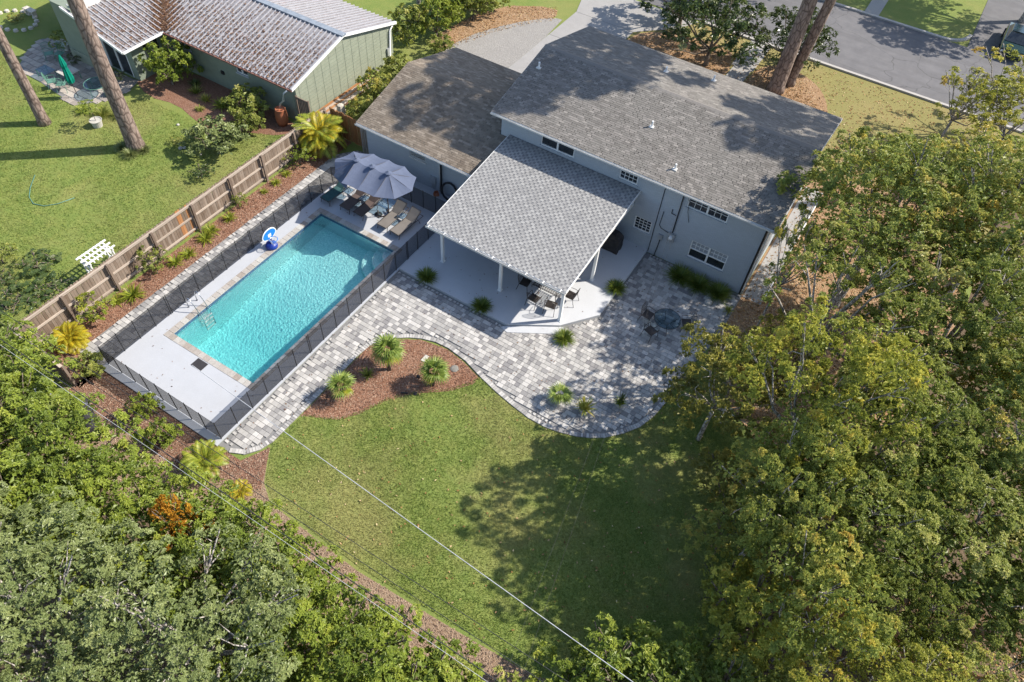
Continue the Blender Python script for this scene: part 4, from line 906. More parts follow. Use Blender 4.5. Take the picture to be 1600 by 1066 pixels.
for y in posts_y: MB().box(-27.31, -27.20, y-.055, y+.055, 0, 1.74).build('post', 'post', wf)
for a, b in zip(posts_y[:-1], posts_y[1:]):
    for z in (.22, .95, 1.66): MB().box(-27.405, -27.33 if z > 1.6 else -27.34, a+.01, b-.01, z-.045, z+.045).build('rail', 'rail', wf)
for a, b in zip(posts_y[:-1], posts_y[1:]): MB().box(-27.406, -27.315, a-.05, b-.06, 1.712, 1.735).build('top_cap', 'rail', wf)
bf = thing('board_fence', 'short dark board fence leaning at the lower left corner of the mulch bed', 'fence', (-25.8, 6.1, 0))
x = -27.15; i = 0
while x < -24.35:
    t_ = (x+27.15)/2.8; h_ = 1.78-.35*max(0, t_-.6)/.4; MB().box(x-.068, x+.068, 6.02, 6.045, .02, h_+random.uniform(-.02, .02)).build('board', 'darkwood', bf); x += .142
for z in (.35, 1.0, 1.62): MB().bar((-27.1, 6.09, z), (-24.9, 6.09, z), .04, .085).build('rail', 'rail', bf)
MB().bar((-27.15, 6.07, 1.80), (-25.45, 6.07, 1.80), .14, .03).build('top_cap', 'rail', bf)
MB().bar((-25.45, 6.05, 1.80), (-24.33, 6.05, 1.44), .14, .03).build('top_cap', 'rail', bf)
for x, h_ in ((-25.5, 1.75), (-24.35, 1.42)): MB().box(x-.05, x+.05, 6.06, 6.16, 0, h_).build('post', 'post', bf)
og = thing('cedar_gate', 'orange cedar picket gate between the metal roofed house and the garage', 'gate', (-25.9, 26.25, 0))
x = -27.0
while x < -24.75: MB().box(x-.062, x+.062, 26.23+.03*math.sin(x*9), 26.255+.03*math.sin(x*9), .03, 1.78+random.uniform(-.05, .03)).build('picket', 'orange', og); x += .137
for z in (.3, 1.0, 1.6): MB().box(-27.1, -24.75, 26.30, 26.34, z-.045, z+.045).build('rail', 'orange', og)
for x in (-27.12, -24.72): MB().box(x-.05, x+.05, 26.2, 26.3, 0, 1.85).build('post', 'cedar', og)
sg = thing('slat_gate', 'weathered grey slat panel closing the gap beside the garage wall', 'gate', (-24.3, 25.9, 0))
for i in range(6): x = -24.6+i*.125; MB().box(x-.04, x+.04, 25.85, 25.875, .03, 1.78).build('slat', 'greywood', sg)
for z in (.4, 1.5): MB().box(-24.65, -23.96, 25.88, 25.92, z-.04, z+.04).build('rail', 'greywood', sg)
# stained fence low on the right
rf = thing('stained_fence', 'reddish brown stained board fence half hidden under the trees on the right', 'fence', (10, 14.6, 0))
def diag_fence(root, P, top, mat, lw=.142):
    for a, b in zip(P[:-1], P[1:]):
        a = Vector((*a, 0)); b = Vector((*b, 0)); d = b-a; L_ = d.length; d.normalize(); an = math.atan2(d.y, d.x); s_ = 0
        me = MB().box(-.066, .066, -.011, .011, 0, 1).mesh('board', mat)
        while s_ < L_: link('board', me, root, a+d*s_-wloc(root), (0, 0, an), (1, 1, top+random.uniform(-.02, .02))); s_ += lw
        for z in (.3, 1.0, 1.62): q = Vector((-d.y, d.x, 0))*-.045; MB().bar(a+q+Vector((0, 0, z)), b+q+Vector((0, 0, z)), .045, .09).build('rail', mat, root)
        n = max(1, int(L_/2.4))
        for i in range(n+1): p = a+d*(L_*i/n)+Vector((d.y, -d.x, 0))*.09; MB().box(p.x-.05, p.x+.05, p.y-.05, p.y+.05, 0, top+.02).build('post', mat, root)
diag_fence(rf, [(4.6, 14.2), (9.4, 14.25), (16, 15.0)], 1.8, 'cedar')
# mesh pool fence
mf = thing('pool_fence', 'see-through black mesh safety fence round the pool deck', 'fence', (-20.7, 15.6, 0))
fence_pts = []
def run(a, b, n):
    for i in range(n): fence_pts.append((a[0]+(b[0]-a[0])*i/n, a[1]+(b[1]-a[1])*i/n))
run((-24.08, 7.62), (-24.08, 22.6), 17); run((-24.08, 22.6), (-23.0, 23.95), 2); run((-23.0, 23.95), (-17.25, 23.95), 7); run((-17.25, 23.95), (-17.25, 7.62), 18); run((-17.25, 7.62), (-24.08, 7.62), 8)
fence_pts.append(fence_pts[0])
pm = MB().tube([(0, 0, 0), (0, 0, 1.24)], .021, 6).mesh('post', 'black'); wl = wloc(mf)
for i, (x, y) in enumerate(fence_pts[:-1]):
    link('post', pm, mf, Vector((x, y, .075))-wl)
    if i in (4, 10, 30, 38): link('post', pm, mf, Vector((x, y+.09, .075))-wl)
for a, b in zip(fence_pts[:-1], fence_pts[1:]):
    L_ = math.hypot(b[0]-a[0], b[1]-a[1]); an = math.atan2(b[1]-a[1], b[0]-a[0])
    MBx = MB().box(.016, L_-.016, -.0015, .0015, 0, 1.15); p = MBx.build('mesh_panel', 'mesh', mf, local=True); p.location = Vector((a[0], a[1], .10))-wl; p.rotation_euler.z = an
    p2 = MB().box(.016, L_-.016, -.004, .004, 0, .02).build('binding', 'black', mf, local=True); p2.location = Vector((a[0], a[1], 1.252))-wl; p2.rotation_euler.z = an

# ================================================================== pool furniture
Z = .075
def lounger_proto(name, fab, label):
    t = thing(name, label, 'lounger', (0, 0, 0), 'sun loungers at the head of the pool'); w2 = .31; hz = .33
    f = MB()
    for s_ in (-1, 1): f.tube([(s_*w2, 0, hz), (s_*w2, 1.95, hz)], .018, 6)
    for y in (0, 1.95): f.tube([(-w2, y, hz), (w2, y, hz)], .018, 6)
    f.build('frame', 'bronze', t, local=True)
    for s_ in (-1, 1):
        for y, dy in ((.12, -.10), (1.55, .12)): MB().tube([(s_*w2, y, hz), (s_*w2*1.02, y+dy, 0)], .017, 6).build('leg', 'bronze', t, local=True)
    st_ = MB(); P = [(0, .30), (.03, hz+.008), (.4, hz-.004), (.8, hz-.006), (1.22, hz+.006)]
    for (a, b), (c, d) in zip(P[:-1], P[1:]): st_.add([(-w2+.01, a, b), (w2-.01, a, b), (w2-.01, c, d), (-w2+.01, c, d), (-w2+.01, a, b-.02), (w2-.01, a, b-.02), (w2-.01, c, d-.02), (-w2+.01, c, d-.02)], [(0,1,2,3),(7,6,5,4),(0,4,5,1),(1,5,6,2),(2,6,7,3),(3,7,4,0)])
    st_.build('seat', fab, t, local=True)
    bk = MB(); a = R(38); L_ = .74
    P = [(1.23, hz+.005), (1.23+L_*.5*math.cos(a), hz+L_*.5*math.sin(a)-.012), (1.23+L_*math.cos(a), hz+L_*math.sin(a))]
    for (a_, b), (c, d) in zip(P[:-1], P[1:]): bk.add([(-w2+.01, a_, b), (w2-.01, a_, b), (w2-.01, c, d), (-w2+.01, c, d), (-w2+.01, a_, b-.02), (w2-.01, a_, b-.02), (w2-.01, c, d-.02), (-w2+.01, c, d-.02)], [(0,1,2,3),(7,6,5,4),(0,4,5,1),(1,5,6,2),(2,6,7,3),(3,7,4,0)])
    b_ = bk.build('backrest', fab, t, local=True)
    bf_ = MB().tube([(-w2, 1.23, hz), (-w2, P[2][0], P[2][1]), (w2, P[2][0], P[2][1]), (w2, 1.23, hz)], .016, 6).build('backrest_frame', 'bronze', b_, local=True)
    for s_ in (-1, 1): MB().tube([(s_*w2, 1.05, hz), (s_*(w2+.02), 1.02, hz+.2), (s_*(w2+.02), 1.42, hz+.24), (s_*w2, 1.5, hz+.02)], .014, 6).build('armrest', 'bronze', t, local=True)
    return t
l1 = lounger_proto('lounger', 'teal', 'dark green lounger by the corner of the mesh fence, under the umbrella edge'); l1.location = (-23.38, 21.12, Z); l1.rotation_euler.z = R(-3)
l2 = lounger_proto('lounger', 'brownsl', 'shaded brown lounger beside the dark green one'); l2.location = (-22.12, 21.22, Z); l2.rotation_euler.z = R(-2)
l3 = copy_tree(l2); l3.location = (-21.22, 21.25, Z); l3['label'] = 'shaded brown lounger nearest the umbrella base'
l4 = lounger_proto('lounger', 'taupe', 'sunlit taupe lounger between the umbrella base and the last lounger'); l4.location = (-19.62, 21.25, Z); l4.rotation_euler.z = R(-1)
l5 = copy_tree(l4); l5.location = (-18.78, 21.22, Z); l5['label'] = 'sunlit taupe lounger nearest the patio roof post'; l5.rotation_euler.z = R(-5)
def side_table(w_, d_, h_, label):
    t = thing('side_table', label, 'table', (0, 0, 0), 'glass topped tables between the loungers')
    MB().box(-w_/2+.02, w_/2-.02, -d_/2+.02, d_/2-.02, h_-.005, h_+.003).build('table_top', 'tglass', t, local=True)
    MB().tube([(-w_/2, -d_/2, h_), (w_/2, -d_/2, h_), (w_/2, d_/2, h_), (-w_/2, d_/2, h_), (-w_/2, -d_/2, h_)], .014, 6).build('frame', 'bronze', t, local=True)
    for a, b in ((-1, -1), (1, -1), (1, 1), (-1, 1)): MB().tube([(a*w_/2, b*d_/2, h_), (a*w_*.42, b*d_*.42, h_*.5), (a*w_/2, b*d_/2, 0)], .014, 6).build('leg', 'bronze', t, local=True)
    return t
a = side_table(.46, .46, .42, 'small glass side table between the green lounger and the first brown one'); a.location = (-22.75, 22.35, Z)
b = copy_tree(a); b.location = (-21.68, 22.4, Z); b['label'] = 'small glass side table between the two shaded brown loungers'
b = copy_tree(a); b.location = (-19.18, 22.45, Z); b['label'] = 'small glass side table between the two sunlit taupe loungers'
b = side_table(.85, .85, .46, 'large square glass table beside the umbrella base'); b.location = (-20.42, 22.75, Z)
# triple umbrella
um = thing('umbrella', 'slate blue three-peaked patio umbrella shading the loungers', 'umbrella', (-20.77, 22.34, Z), rz=R(3.5))
H1, H0 = 2.98, 2.46; hub = (-.98, 0., .98); yr = 1.40; cv = MB()
def cz(x, v):   # canopy height over the middle; v 0 ridge .. 1 rim
    u = (x/.98) % 1.0; dip = .17*math.sin(math.pi*u)
    return (H1-dip)*(1-v)+(H0-.03*math.sin(math.pi*u))*v-.05*math.sin(math.pi*v)
nx, ny = 16, 6
for s_ in (-1, 1):
    n0 = len(cv.V); pts = []; fs = []
    for i in range(nx+1):
        x = -.98+1.96*i/nx; u = (x/.98) % 1.0 if 0 < i < nx else 0
        for j in range(ny+1): v = j/ny; pts.append((x, s_*yr*v*(1-.05*math.sin(math.pi*u)), cz(x if 0 < i < nx else .98, v)))
    for i in range(nx):
        for j in range(ny): q = i*(ny+1)+j; fs.append((q, q+ny+1, q+ny+2, q+1) if s_ > 0 else (q, q+1, q+ny+2, q+ny+1))
    cv.add(pts, fs)
for e in (-1, 1):
    nseg = 16; pts = []; fs = []
    for i in range(nseg+1):
        an = R(-90)+R(180)*i/nseg; u = (i % 4)/4; rr = yr*(math.cos(R(22.5))/math.cos(((i % 4)/4-.5)*R(45)))*(1 if i % 4 == 0 else 1); rr = min(rr, yr)*(1-.03*math.sin(math.pi*u))
        for j in range(ny+1): v = j/ny; dr = (max(0, min(1, (-an-.2)/1.0))*.62*v**1.5+.07*v*math.sin(i*2.6)) if e < 0 and an < -.1 else 0; pts.append((e*(.98+rr*v*math.cos(an)*(1-dr*.25)), rr*v*math.sin(an)*(1-dr*.35), H1*(1-v)+H0*v-.05*math.sin(math.pi*v)-.05*math.sin(math.pi*u)*v-dr))
    for i in range(nseg):
        for j in range(ny): q = i*(ny+1)+j; fs.append((q, q+1, q+ny+2, q+ny+1))
    cv.add(pts, fs)
canopy = cv.build('canopy', 'umb', um, local=True, smooth=False)
so_ = canopy.modifiers.new('s', 'SOLIDIFY'); so_.thickness = .006
for hx in hub:
    v = MB(); k_ = 8
    v.add([(hx, 0, H1+.10)]+[(hx+.19*math.cos(i*math.pi/4), .19*math.sin(i*math.pi/4), H1+.02) for i in range(8)], [(0, 1+i, 1+(i+1) % 8) for i in range(8)]); v.build('vent_cap', 'umb', canopy, local=True)
    MB().lathe([(.001, 0), (.025, 0), (.02, .06), (.001, .09)], (hx, 0, H1+.08), 8).build('finial', 'steel', canopy, local=True)
    for i in range(8):
        an = i*math.pi/4
        if hx == 0 and i not in (2, 6): continue
        if abs(hx) > .5 and math.cos(an)*hx < -.1: continue
        MB().tube([(hx, 0, H1-.03), (hx+yr*.98*math.cos(an), yr*.98*math.sin(an), H0-.03)], .009, 4).build('rib', 'bronze', um, local=True)
MB().tube([(.75, 0, .02), (.75, 0, 2.75)], .03, 8).build('pole', 'bronze', um, local=True)
MB().tube([(-.98, 0, 2.72), (.98, 0, 2.72)], .02, 6).build('crossbar', 'bronze', um, local=True)
bs = MB()
for an in (45, 135, 225, 315): bs.bar((.75, 0, .04), (.75+.62*math.cos(R(an)), .62*math.sin(R(an)), .03), .06, .05)
bs.build('base', 'bronze', um, local=True)
# umbrella weight in front of the cross base
tag(MB().lathe([(.001, 0), (.2, 0), (.2, .05), (.05, .08), (.04, .3), (.001, .31)], (-20.55, 22.13, Z), 16).build('stand_weight', 'bronze', smooth=True), 'round dark stand with a short stem in front of the umbrella foot', 'stand')

# pool rail and ladder
ld = thing('pool_ladder', 'stainless steel ladder with looping handrails on the left edge of the pool', 'ladder', (PX0, 12.15, 0))
for y in (11.9, 12.42):
    MB().tube([(-23.75, y, .08), (-23.74, y, .55), (-23.66, y, .80), (-23.50, y, .84), (-23.35, y, .72), (-23.18, y, .35), (-23.06, y, .05), (-22.95, y, -.3), (-22.95, y, -1.1)], .022, 8).build('handrail', 'steel', ld, smooth=True)
    MB().lathe([(.001, 0), (.05, 0), (.05, .02), (.001, .025)], (-23.75, y, .075), 10).build('anchor', 'steel', ld)
for i in range(4): MB().box(-22.99, -22.90, 11.9, 12.42, -.32-.25*i, -.29-.25*i).build('tread', 'offwhite', ld)
# poolside basketball hoop
hp = thing('poolside_hoop', 'blue and white poolside basketball hoop with an oval backboard', 'basketball hoop', (-23.3, 17.1, Z))
b_ = MB(); b_.lathe([(.001, 0), (.30, 0), (.32, .12), (.26, .24), (.10, .30), (.001, .30)], (-23.42, 17.1, Z), 18).build('base', 'navy', hp, smooth=True)
MB().bar((-23.42, 17.1, Z+.28), (-23.38, 17.1, Z+.62), .16, .06).build('mast', 'navy', hp)
bb = MB()
def oval(x, rx, rz, zc, th, name, mat, par, n=28):
    P = [(x, 17.1+rx*math.cos(2*math.pi*i/n), zc+rz*math.sin(2*math.pi*i/n)*(1 if math.sin(2*math.pi*i/n) > 0 else .75)) for i in range(n)]
    return MB().extr(P, (th, 0, 0)).build(name, mat, par)
bk_ = oval(-23.40, .47, .36, Z+.86, .03, 'backboard', 'white', hp); oval(-23.368, .42, .31, Z+.86, .006, 'backboard_face', 'blue', bk_)
MB().extr([(-23.361, 17.0, Z+.74), (-23.361, 17.2, Z+.74), (-23.361, 17.2, Z+.92), (-23.361, 17.0, Z+.92)], (.004, 0, 0)).build('target_square', 'white', bk_)
MB().tube([(-23.14+.21*math.cos(i*math.pi/8), 17.1+.21*math.sin(i*math.pi/8), Z+.68) for i in range(17)], .016, 6).build('rim', 'blue', hp)
MB().bar((-23.37, 17.1, Z+.66), (-23.33, 17.1, Z+.68), .1, .05).build('bracket', 'white', hp)
nm = MB()
for i in range(10):
    for s_ in (-1, 1):
        a0 = i*2*math.pi/10; a1 = a0+s_*2*math.pi/10; nm.tube([(-23.14+.20*math.cos(a0), 17.1+.20*math.sin(a0), Z+.67), (-23.14+.12*math.cos(a1), 17.1+.12*math.sin(a1), Z+.38)], .006, 4)
nm.build('net', 'white', hp)
tag(MB().box(-21.13, -20.52, 9.58, 10.03, Z+.002, Z+.022).build('rubber_mat', 'rubber', bev=.005), 'dark square mat on the pale deck near the lower end of the pool', 'mat')
# things by the garage wall
hr = thing('hose_wheel', 'large round dark hoop leaning on the garage wall beside the downspout', 'hose reel', (-18.2, 25.4, Z))
def ringx(cx, cy, cz, rr, tr_, tilt, n=28): return [(cx+rr*math.cos(2*math.pi*i/n), cy+rr*math.sin(2*math.pi*i/n)*tilt, cz+rr*math.sin(2*math.pi*i/n)) for i in range(n+1)]
MB().tube(ringx(-18.2, 25.38, .60, .48, .05, .25), .055, 8).build('rim', 'black', hr, smooth=True)
MB().tube(ringx(-18.2, 25.40, .60, .36, .02, .25), .015, 6).build('inner_ring', 'cablew', hr, smooth=True)
tag(MB().tube([(-18.95+.17*math.cos(i*.7)*(1-.01*i), 25.2+.15*math.sin(i*.7), Z+.03+.006*i) for i in range(36)], .022, 6).build('garden_hose', 'terra', smooth=True), 'coiled rust coloured garden hose at the foot of the downspout', 'hose')

# dining set under the patio roof
def dining_chair(label):
    t = thing('patio_chair', label, 'chair', (0, 0, 0), 'cast metal chairs of the covered patio'); w2 = .25
    s_ = MB().box(-w2, w2, -.24, .22, .43, .445); s_.build('seat', 'chair', t, local=True)
    bk = MB(); bk.tube([(-w2, .22, .44), (-w2-.01, .30, .92), (-.12, .33, 1.0), (.12, .33, 1.0), (w2+.01, .30, .92), (w2, .22, .44)], .014, 6)
    for i in range(-3, 4): bk.tube([(i*.065, .23, .46), (i*.06, .32, .98-abs(i)*.012)], .008, 4)
    for z in (.6, .78): bk.tube([(-w2, .25, z), (w2, .25, z)], .009, 4)
    bk.build('backrest', 'chair', t, local=True)
    for a in (-1, 1):
        MB().tube([(a*w2, -.22, .44), (a*(w2+.03), -.26, .2), (a*(w2+.01), -.28, 0)], .014, 6).build('leg', 'chair', t, local=True)
        MB().tube([(a*w2, .22, .44), (a*(w2+.02), .28, .2), (a*(w2+.03), .34, 0)], .014, 6).build('leg', 'chair', t, local=True)
        MB().tube([(a*w2, -.22, .44), (a*(w2+.04), -.24, .62), (a*(w2+.04), .1, .66), (a*w2, .26, .62)], .013, 6).build('armrest', 'chair', t, local=True)
    return t
ZS = .172
c0 = dining_chair('black metal chair at the left end of the patio table, near the middle column'); c0.location = (-11.25, 22.0, ZS); c0.rotation_euler.z = R(95)
for x, y, rz, lb in ((-11.35, 23.2, 80, 'black metal chair furthest left, deeper under the patio roof'), (-10.35, 21.35, 175, 'sunlit black metal chair in front of the patio table on the left'),
                     (-9.45, 21.45, 190, 'sunlit black metal chair nearest the corner column'), (-10.2, 23.6, 5, 'black metal chair behind the patio table under the roof'), (-8.95, 22.55, 270, 'black metal chair at the right end of the patio table')):
    c = copy_tree(c0); c.location = (x, y, ZS); c.rotation_euler.z = R(rz); c['label'] = lb
dt = thing('patio_table', 'black cast metal table with a lattice top under the edge of the patio roof', 'table', (-10.0, 22.35, ZS))
tm = MB().tube([(-.75, -.5, .72), (.75, -.5, .72), (.75, .5, .72), (-.75, .5, .72), (-.75, -.5, .72)], .02, 6)
for i in range(-6, 7): tm.bar((i*.115, -.5, .72), (i*.115, .5, .72), .03, .01)
for i in range(-4, 5): tm.bar((-.75, i*.11, .731), (.75, i*.11, .731), .03, .01)
tm.build('table_top', 'chair', dt, local=True)
for a, b in ((-1, -1), (1, -1), (1, 1), (-1, 1)): MB().tube([(a*.5, b*.3, .71), (a*.42, b*.25, .35), (a*.55, b*.36, 0)], .02, 6).build('leg', 'chair', dt, local=True)
# round glass table on the pavers
gt_ = thing('glass_table', 'round glass patio table with a dark frame standing on the dappled pavers', 'table', (-4.35, 23.75, .06))
MB().lathe([(.001, .70), (.64, .70), (.65, .712), (.001, .712)], (0, 0, 0), 28).build('table_top', 'tglass', gt_, local=True)
MB().tube([(.65*math.cos(i*math.pi/14), .65*math.sin(i*math.pi/14), .70) for i in range(29)], .014, 6).build('frame', 'bronze', gt_, local=True)
for a in range(4): MB().tube([(.5*math.cos(a*1.571+.6), .5*math.sin(a*1.571+.6), .7), (.2*math.cos(a*1.571+.6), .2*math.sin(a*1.571+.6), .35), (.5*math.cos(a*1.571+.6), .5*math.sin(a*1.571+.6), 0)], .014, 6).build('leg', 'bronze', gt_, local=True)
for x, y, rz, lb in ((-4.75, 22.85, 160, 'dark metal chair on the near side of the round glass table'), (-5.3, 23.7, 85, 'dark metal chair on the left side of the round glass table'), (-3.5, 24.3, -60, 'dark metal chair on the far side of the round glass table')):
    c = copy_tree(c0); c.location = (x, y, .06); c.rotation_euler.z = R(rz); c['label'] = lb; c['group'] = 'chairs round the glass table'
gr_ = thing('covered_grill', 'barbecue grill under a dark brown cover against the patio wall', 'grill', (-9.15, 27.1, ZS))
cvr = MB().add([(-.62,-.32,0),(.62,-.32,0),(.62,.32,0),(-.62,.32,0),(-.60,-.30,.85),(.60,-.30,.85),(.60,.30,.88),(-.60,.30,.88),(-.30,-.26,1.13),(.32,-.24,1.12),(.32,.20,1.15),(-.30,.22,1.15),(-.66,-.36,.1),(.6,-.38,.12)],
    [(0,1,5,4),(1,2,6,5),(2,3,7,6),(3,0,4,7),(4,5,9,8),(5,6,10,9),(6,7,11,10),(7,4,8,11),(8,9,10,11),(3,2,1,0)])
cvr.V = cvr.V[:12]; co = cvr.build('cover', 'cover', gr_, local=True)
sb = co.modifiers.new('s', 'SUBSURF'); sb.levels = 2; sb.render_levels = 2; sb.subdivision_type = 'SIMPLE'; tx = bpy.data.textures.new('folds', 'CLOUDS'); tx.noise_scale = .25; dm = co.modifiers.new('d', 'DISPLACE'); dm.texture = tx; dm.strength = .12

# ================================================================== plants near the house
def tuft_mesh(name, seed, n, r_, h_, W_, mat, droop=.6, tilt=(.1, 1.1)):
    V, F, T = blades_arrays(np.random.default_rng(seed), n, r_, h_, W_, droop, 3, tilt); return np_mesh(name, V, F, MAT[mat], T)
TM = {'liri': tuft_mesh('liriope', 1, 420, .16, .42, .022, 'f_tuft', .7, (.05, 1.15)), 'liri2': tuft_mesh('liriope_b', 2, 520, .25, .50, .022, 'f_tuft', .7, (.05, 1.2)),
      'lily': tuft_mesh('day_lily', 3, 120, .14, .48, .045, 'f_lime', .8, (.1, 1.2)), 'lily2': tuft_mesh('day_lily_b', 4, 80, .1, .34, .04, 'f_lime', .8, (.1, 1.2)), 'agave': tuft_mesh('spiky', 5, 70, .1, .55, .05, 'f_mid', .3, (.05, 1.2))}
def tuft(key, x, y, s, label, cat='plant', name='grass_tuft', z=0, group=None, mat=None):
    o = link(name, TM[key], None, (x, y, z), (0, 0, random.uniform(0, 6)), (s, s, s)); tag(o, label, cat, group)
    if mat: o.material_slots[0].link = 'OBJECT'; o.material_slots[0].material = MAT[mat]
    return o
gp = 'grass tufts along the patio slab'
tuft('liri', -15.6, 19.75, 1.35, 'round grass tuft in front of the first patio column, leftmost of the tufts', group=gp, z=.17)
tuft('liri', -12.3, 19.7, 1.3, 'round dark green grass tuft on the slab edge in front of the middle patio column', group=gp, z=.17)
tuft('liri', -8.05, 20.35, 1.3, 'round green grass tuft on the pavers by the corner step', group=gp, z=.05)
tuft('liri', -7.45, 24.55, 1.3, 'round green grass tuft on the right edge of the patio slab', group=gp, z=.17)
gp = 'grass clumps under the double window'
tuft('liri2', -5.1, 27.3, 1.35, 'dark grass clump left of the three under the double window', group=gp, z=.04)
tuft('liri2', -4.1, 27.3, 1.3, 'dark grass clump in the middle of the three under the double window', group=gp, z=.04)
tuft('liri2', -3.0, 27.35, 1.3, 'dark grass clump right of the three, nearest the house corner', group=gp, z=.04)
tuft('agave', -2.15, 26.6, .7, 'pale spiky plant at the house corner beside the pavers', z=.03)
tag(MB().lathe([(.001, 0), (.16, 0), (.2, .06), (.15, .14), (.001, .16)], (-3.2, 26.55, .05), 12).build('stone', 'pot', smooth=True), 'round pale stone on the pavers near the house corner', 'stone')
def potted(x, y, key, s, label, pr=.2, ph=.32, mat=None, z=.055):
    t = thing('potted_plant', label, 'potted plant', (x, y, z), 'potted plants on the round paver terrace')
    MB().lathe([(.001, 0), (pr*.7, 0), (pr, ph), (pr*1.08, ph), (pr*1.08, ph+.03), (pr*.9, ph+.03), (pr*.88, ph-.02), (.001, ph-.02)], (0, 0, 0), 18).build('pot', 'pot', t, local=True)
    o = link('foliage', TM[key], t, (0, 0, ph-.03), (0, 0, random.uniform(0, 6)), (s, s, s))
    if mat: o.material_slots[0].link = 'OBJECT'; o.material_slots[0].material = MAT[mat]
    return t
fanm = [fan_frond(g, 'frond', 'f_palm', random.uniform(.62, .75)) for _ in range(3)]
fany = fan_frond(g, 'frond', 'f_lime', .6)
t = potted(-6.5, 17.15, 'lily2', .5, 'potted palm with fan leaves, leftmost pot on the round terrace')
for i in range(11):
    o = link('frond', fanm[i % 3], t, (0, 0, .45+.05*(i % 3)), (0, -R(random.uniform(0, 55)), i*2.4), (.6, .6, .6))
potted(-5.3, 17.3, 'agave', 1.15, 'wide potted plant with spiky olive leaves, middle pot on the round terrace', .25, .3, 'f_olive')
t = potted(-4.15, 18.45, 'lily2', .9, 'potted plant with bright base leaves and tall dark spikes, rightmost pot on the terrace', .19, .3, 'f_bright')
V, F, T = blades_arrays(np.random.default_rng(9), 60, .08, .75, .03, .15, 3, (.02, .3)); link('spikes', np_mesh('spikes', V, F, MAT['f_dark'], T), t, (0, 0, .3))
# fan palms in the mulch island
def fan_palm(x, y, h_, n, s, label, seed, lean=(0, 0)):
    g_ = np.random.default_rng(seed); t = thing('fan_palm', label, 'palm', (x, y, .015), 'fan palms in the mulch island')
    MB().tube([(0, 0, -.05), (lean[0]*.5, lean[1]*.5, h_*.5), (lean[0], lean[1], h_-.12)], [.10, .085, .07], 9).build('trunk', 'barkd', t, local=True, smooth=True)
    for i in range(n):
        f = i/n; el = 78-100*f+g_.uniform(-12, 12); a = i*2.39996+g_.uniform(-.2, .2)
        o = link('frond', fanm[i % 3] if f < .78 or g_.random() < .4 else fany, t, (lean[0], lean[1], h_-.05*f), (g_.uniform(-.3, .3), -R(el), a), (s, s, s))
    return t
fan_palm(-13.75, 14.35, 1.2, 22, .80, 'tallest fan palm, nearest the paved path at the top of the mulch island', 31, (-.1, .1))
fan_palm(-14.55, 12.1, .75, 15, .68, 'small yellowish fan palm at the lower left tip of the mulch island', 32)
fan_palm(-11.65, 14.75, .95, 18, .72, 'fan palm on the right of the mulch island', 33, (.05, .1))
tag(link('grass_tuft', TM['agave'], None, (-14.35, 13.55, .02), (0, 0, 1), (.8, .8, .8)), 'small dark spiky plant in the mulch between two fan palms', 'plant').material_slots[0].link = 'OBJECT'
bpy.data.objects[-1] if False else None
def lamp(x, y, label):
    t = thing('path_light', label, 'garden light', (x, y, .02)); MB().tube([(0, 0, 0), (0, 0, .22)], .012, 6).build('stake', 'black', t, local=True); MB().lathe([(.001, 0), (.09, 0), (.08, .05), (.001, .07)], (0, 0, .2), 12).build('lamp_head', 'black', t, local=True)
lamp(-12.35, 14.65, 'black garden light left of the right-hand fan palm')
tag(MB().tube([(-12.55, 13.62, .05), (-12.28, 13.78, .05)], .035, 8).build('pipe_offcut', 'black'), 'short black pipe lying on the mulch beside the lawn edge', 'pipe')
tag(MB().lathe([(.001, 0), (.09, 0), (.09, .03), (.001, .035)], (-12.0, 13.95, .02), 12).build('sprinkler_box', 'cover'), 'small round brown cover in the mulch by the lawn edge', 'cover')
tag(MB().box(-12.9, -12.7, 15.55, 15.95, .02, .06).build('paving_offcut', 'pot', bev=.01), 'pale flat stone slab lying behind the tallest fan palm', 'stone')
tag(MB().lathe([(.001, 0), (.20, 0), (.2, .03), (.13, .06), (.001, .065)], (-11.35, 16.05, .02), 9).build('stone', 'greyrock'), 'flat grey rock behind the right-hand fan palm', 'stone')

# feather palms
pinm = {'y': pinnate_frond('frond', 'f_ypalm', 1.15, 20, .05, .36), 'g': pinnate_frond('frond', 'f_lime', 1.35, 22, .05, .42)}
def feather_palm(x, y, n, s, key, label, h_=.35, seed=1, mix=None):
    g_ = np.random.default_rng(seed); t = thing('feather_palm', label, 'palm', (x, y, 0))
    MB().tube([(0, 0, -.05), (0, 0, h_)], [.09, .06], 8).build('trunk', 'barkd', t, local=True)
    for i in range(n):
        f = i/n; kx = mix if mix and g_.random() < .4 else key
        link('frond', pinm[kx], t, (0, 0, h_), (g_.uniform(-.25, .25), -R(50-75*f+g_.uniform(-8, 8)), i*2.39996), (s,)*3)
    return t
feather_palm(-26.35, 7.55, 30, .80, 'y', 'golden yellow feather palm in the lower corner of the mulch bed', .3, 1)
feather_palm(-26.75, 24.75, 34, 1.35, 'g', 'tall yellow green feather palm in front of the cedar gate', .9, 2, 'y')
feather_palm(-16.75, 6.35, 20, .78, 'g', 'yellow green feather palm below the lower right pool fence corner', .5, 3)
feather_palm(-14.75, 6.25, 12, .5, 'y', 'small golden palm peeking out at the corner of the lawn', .3, 4)
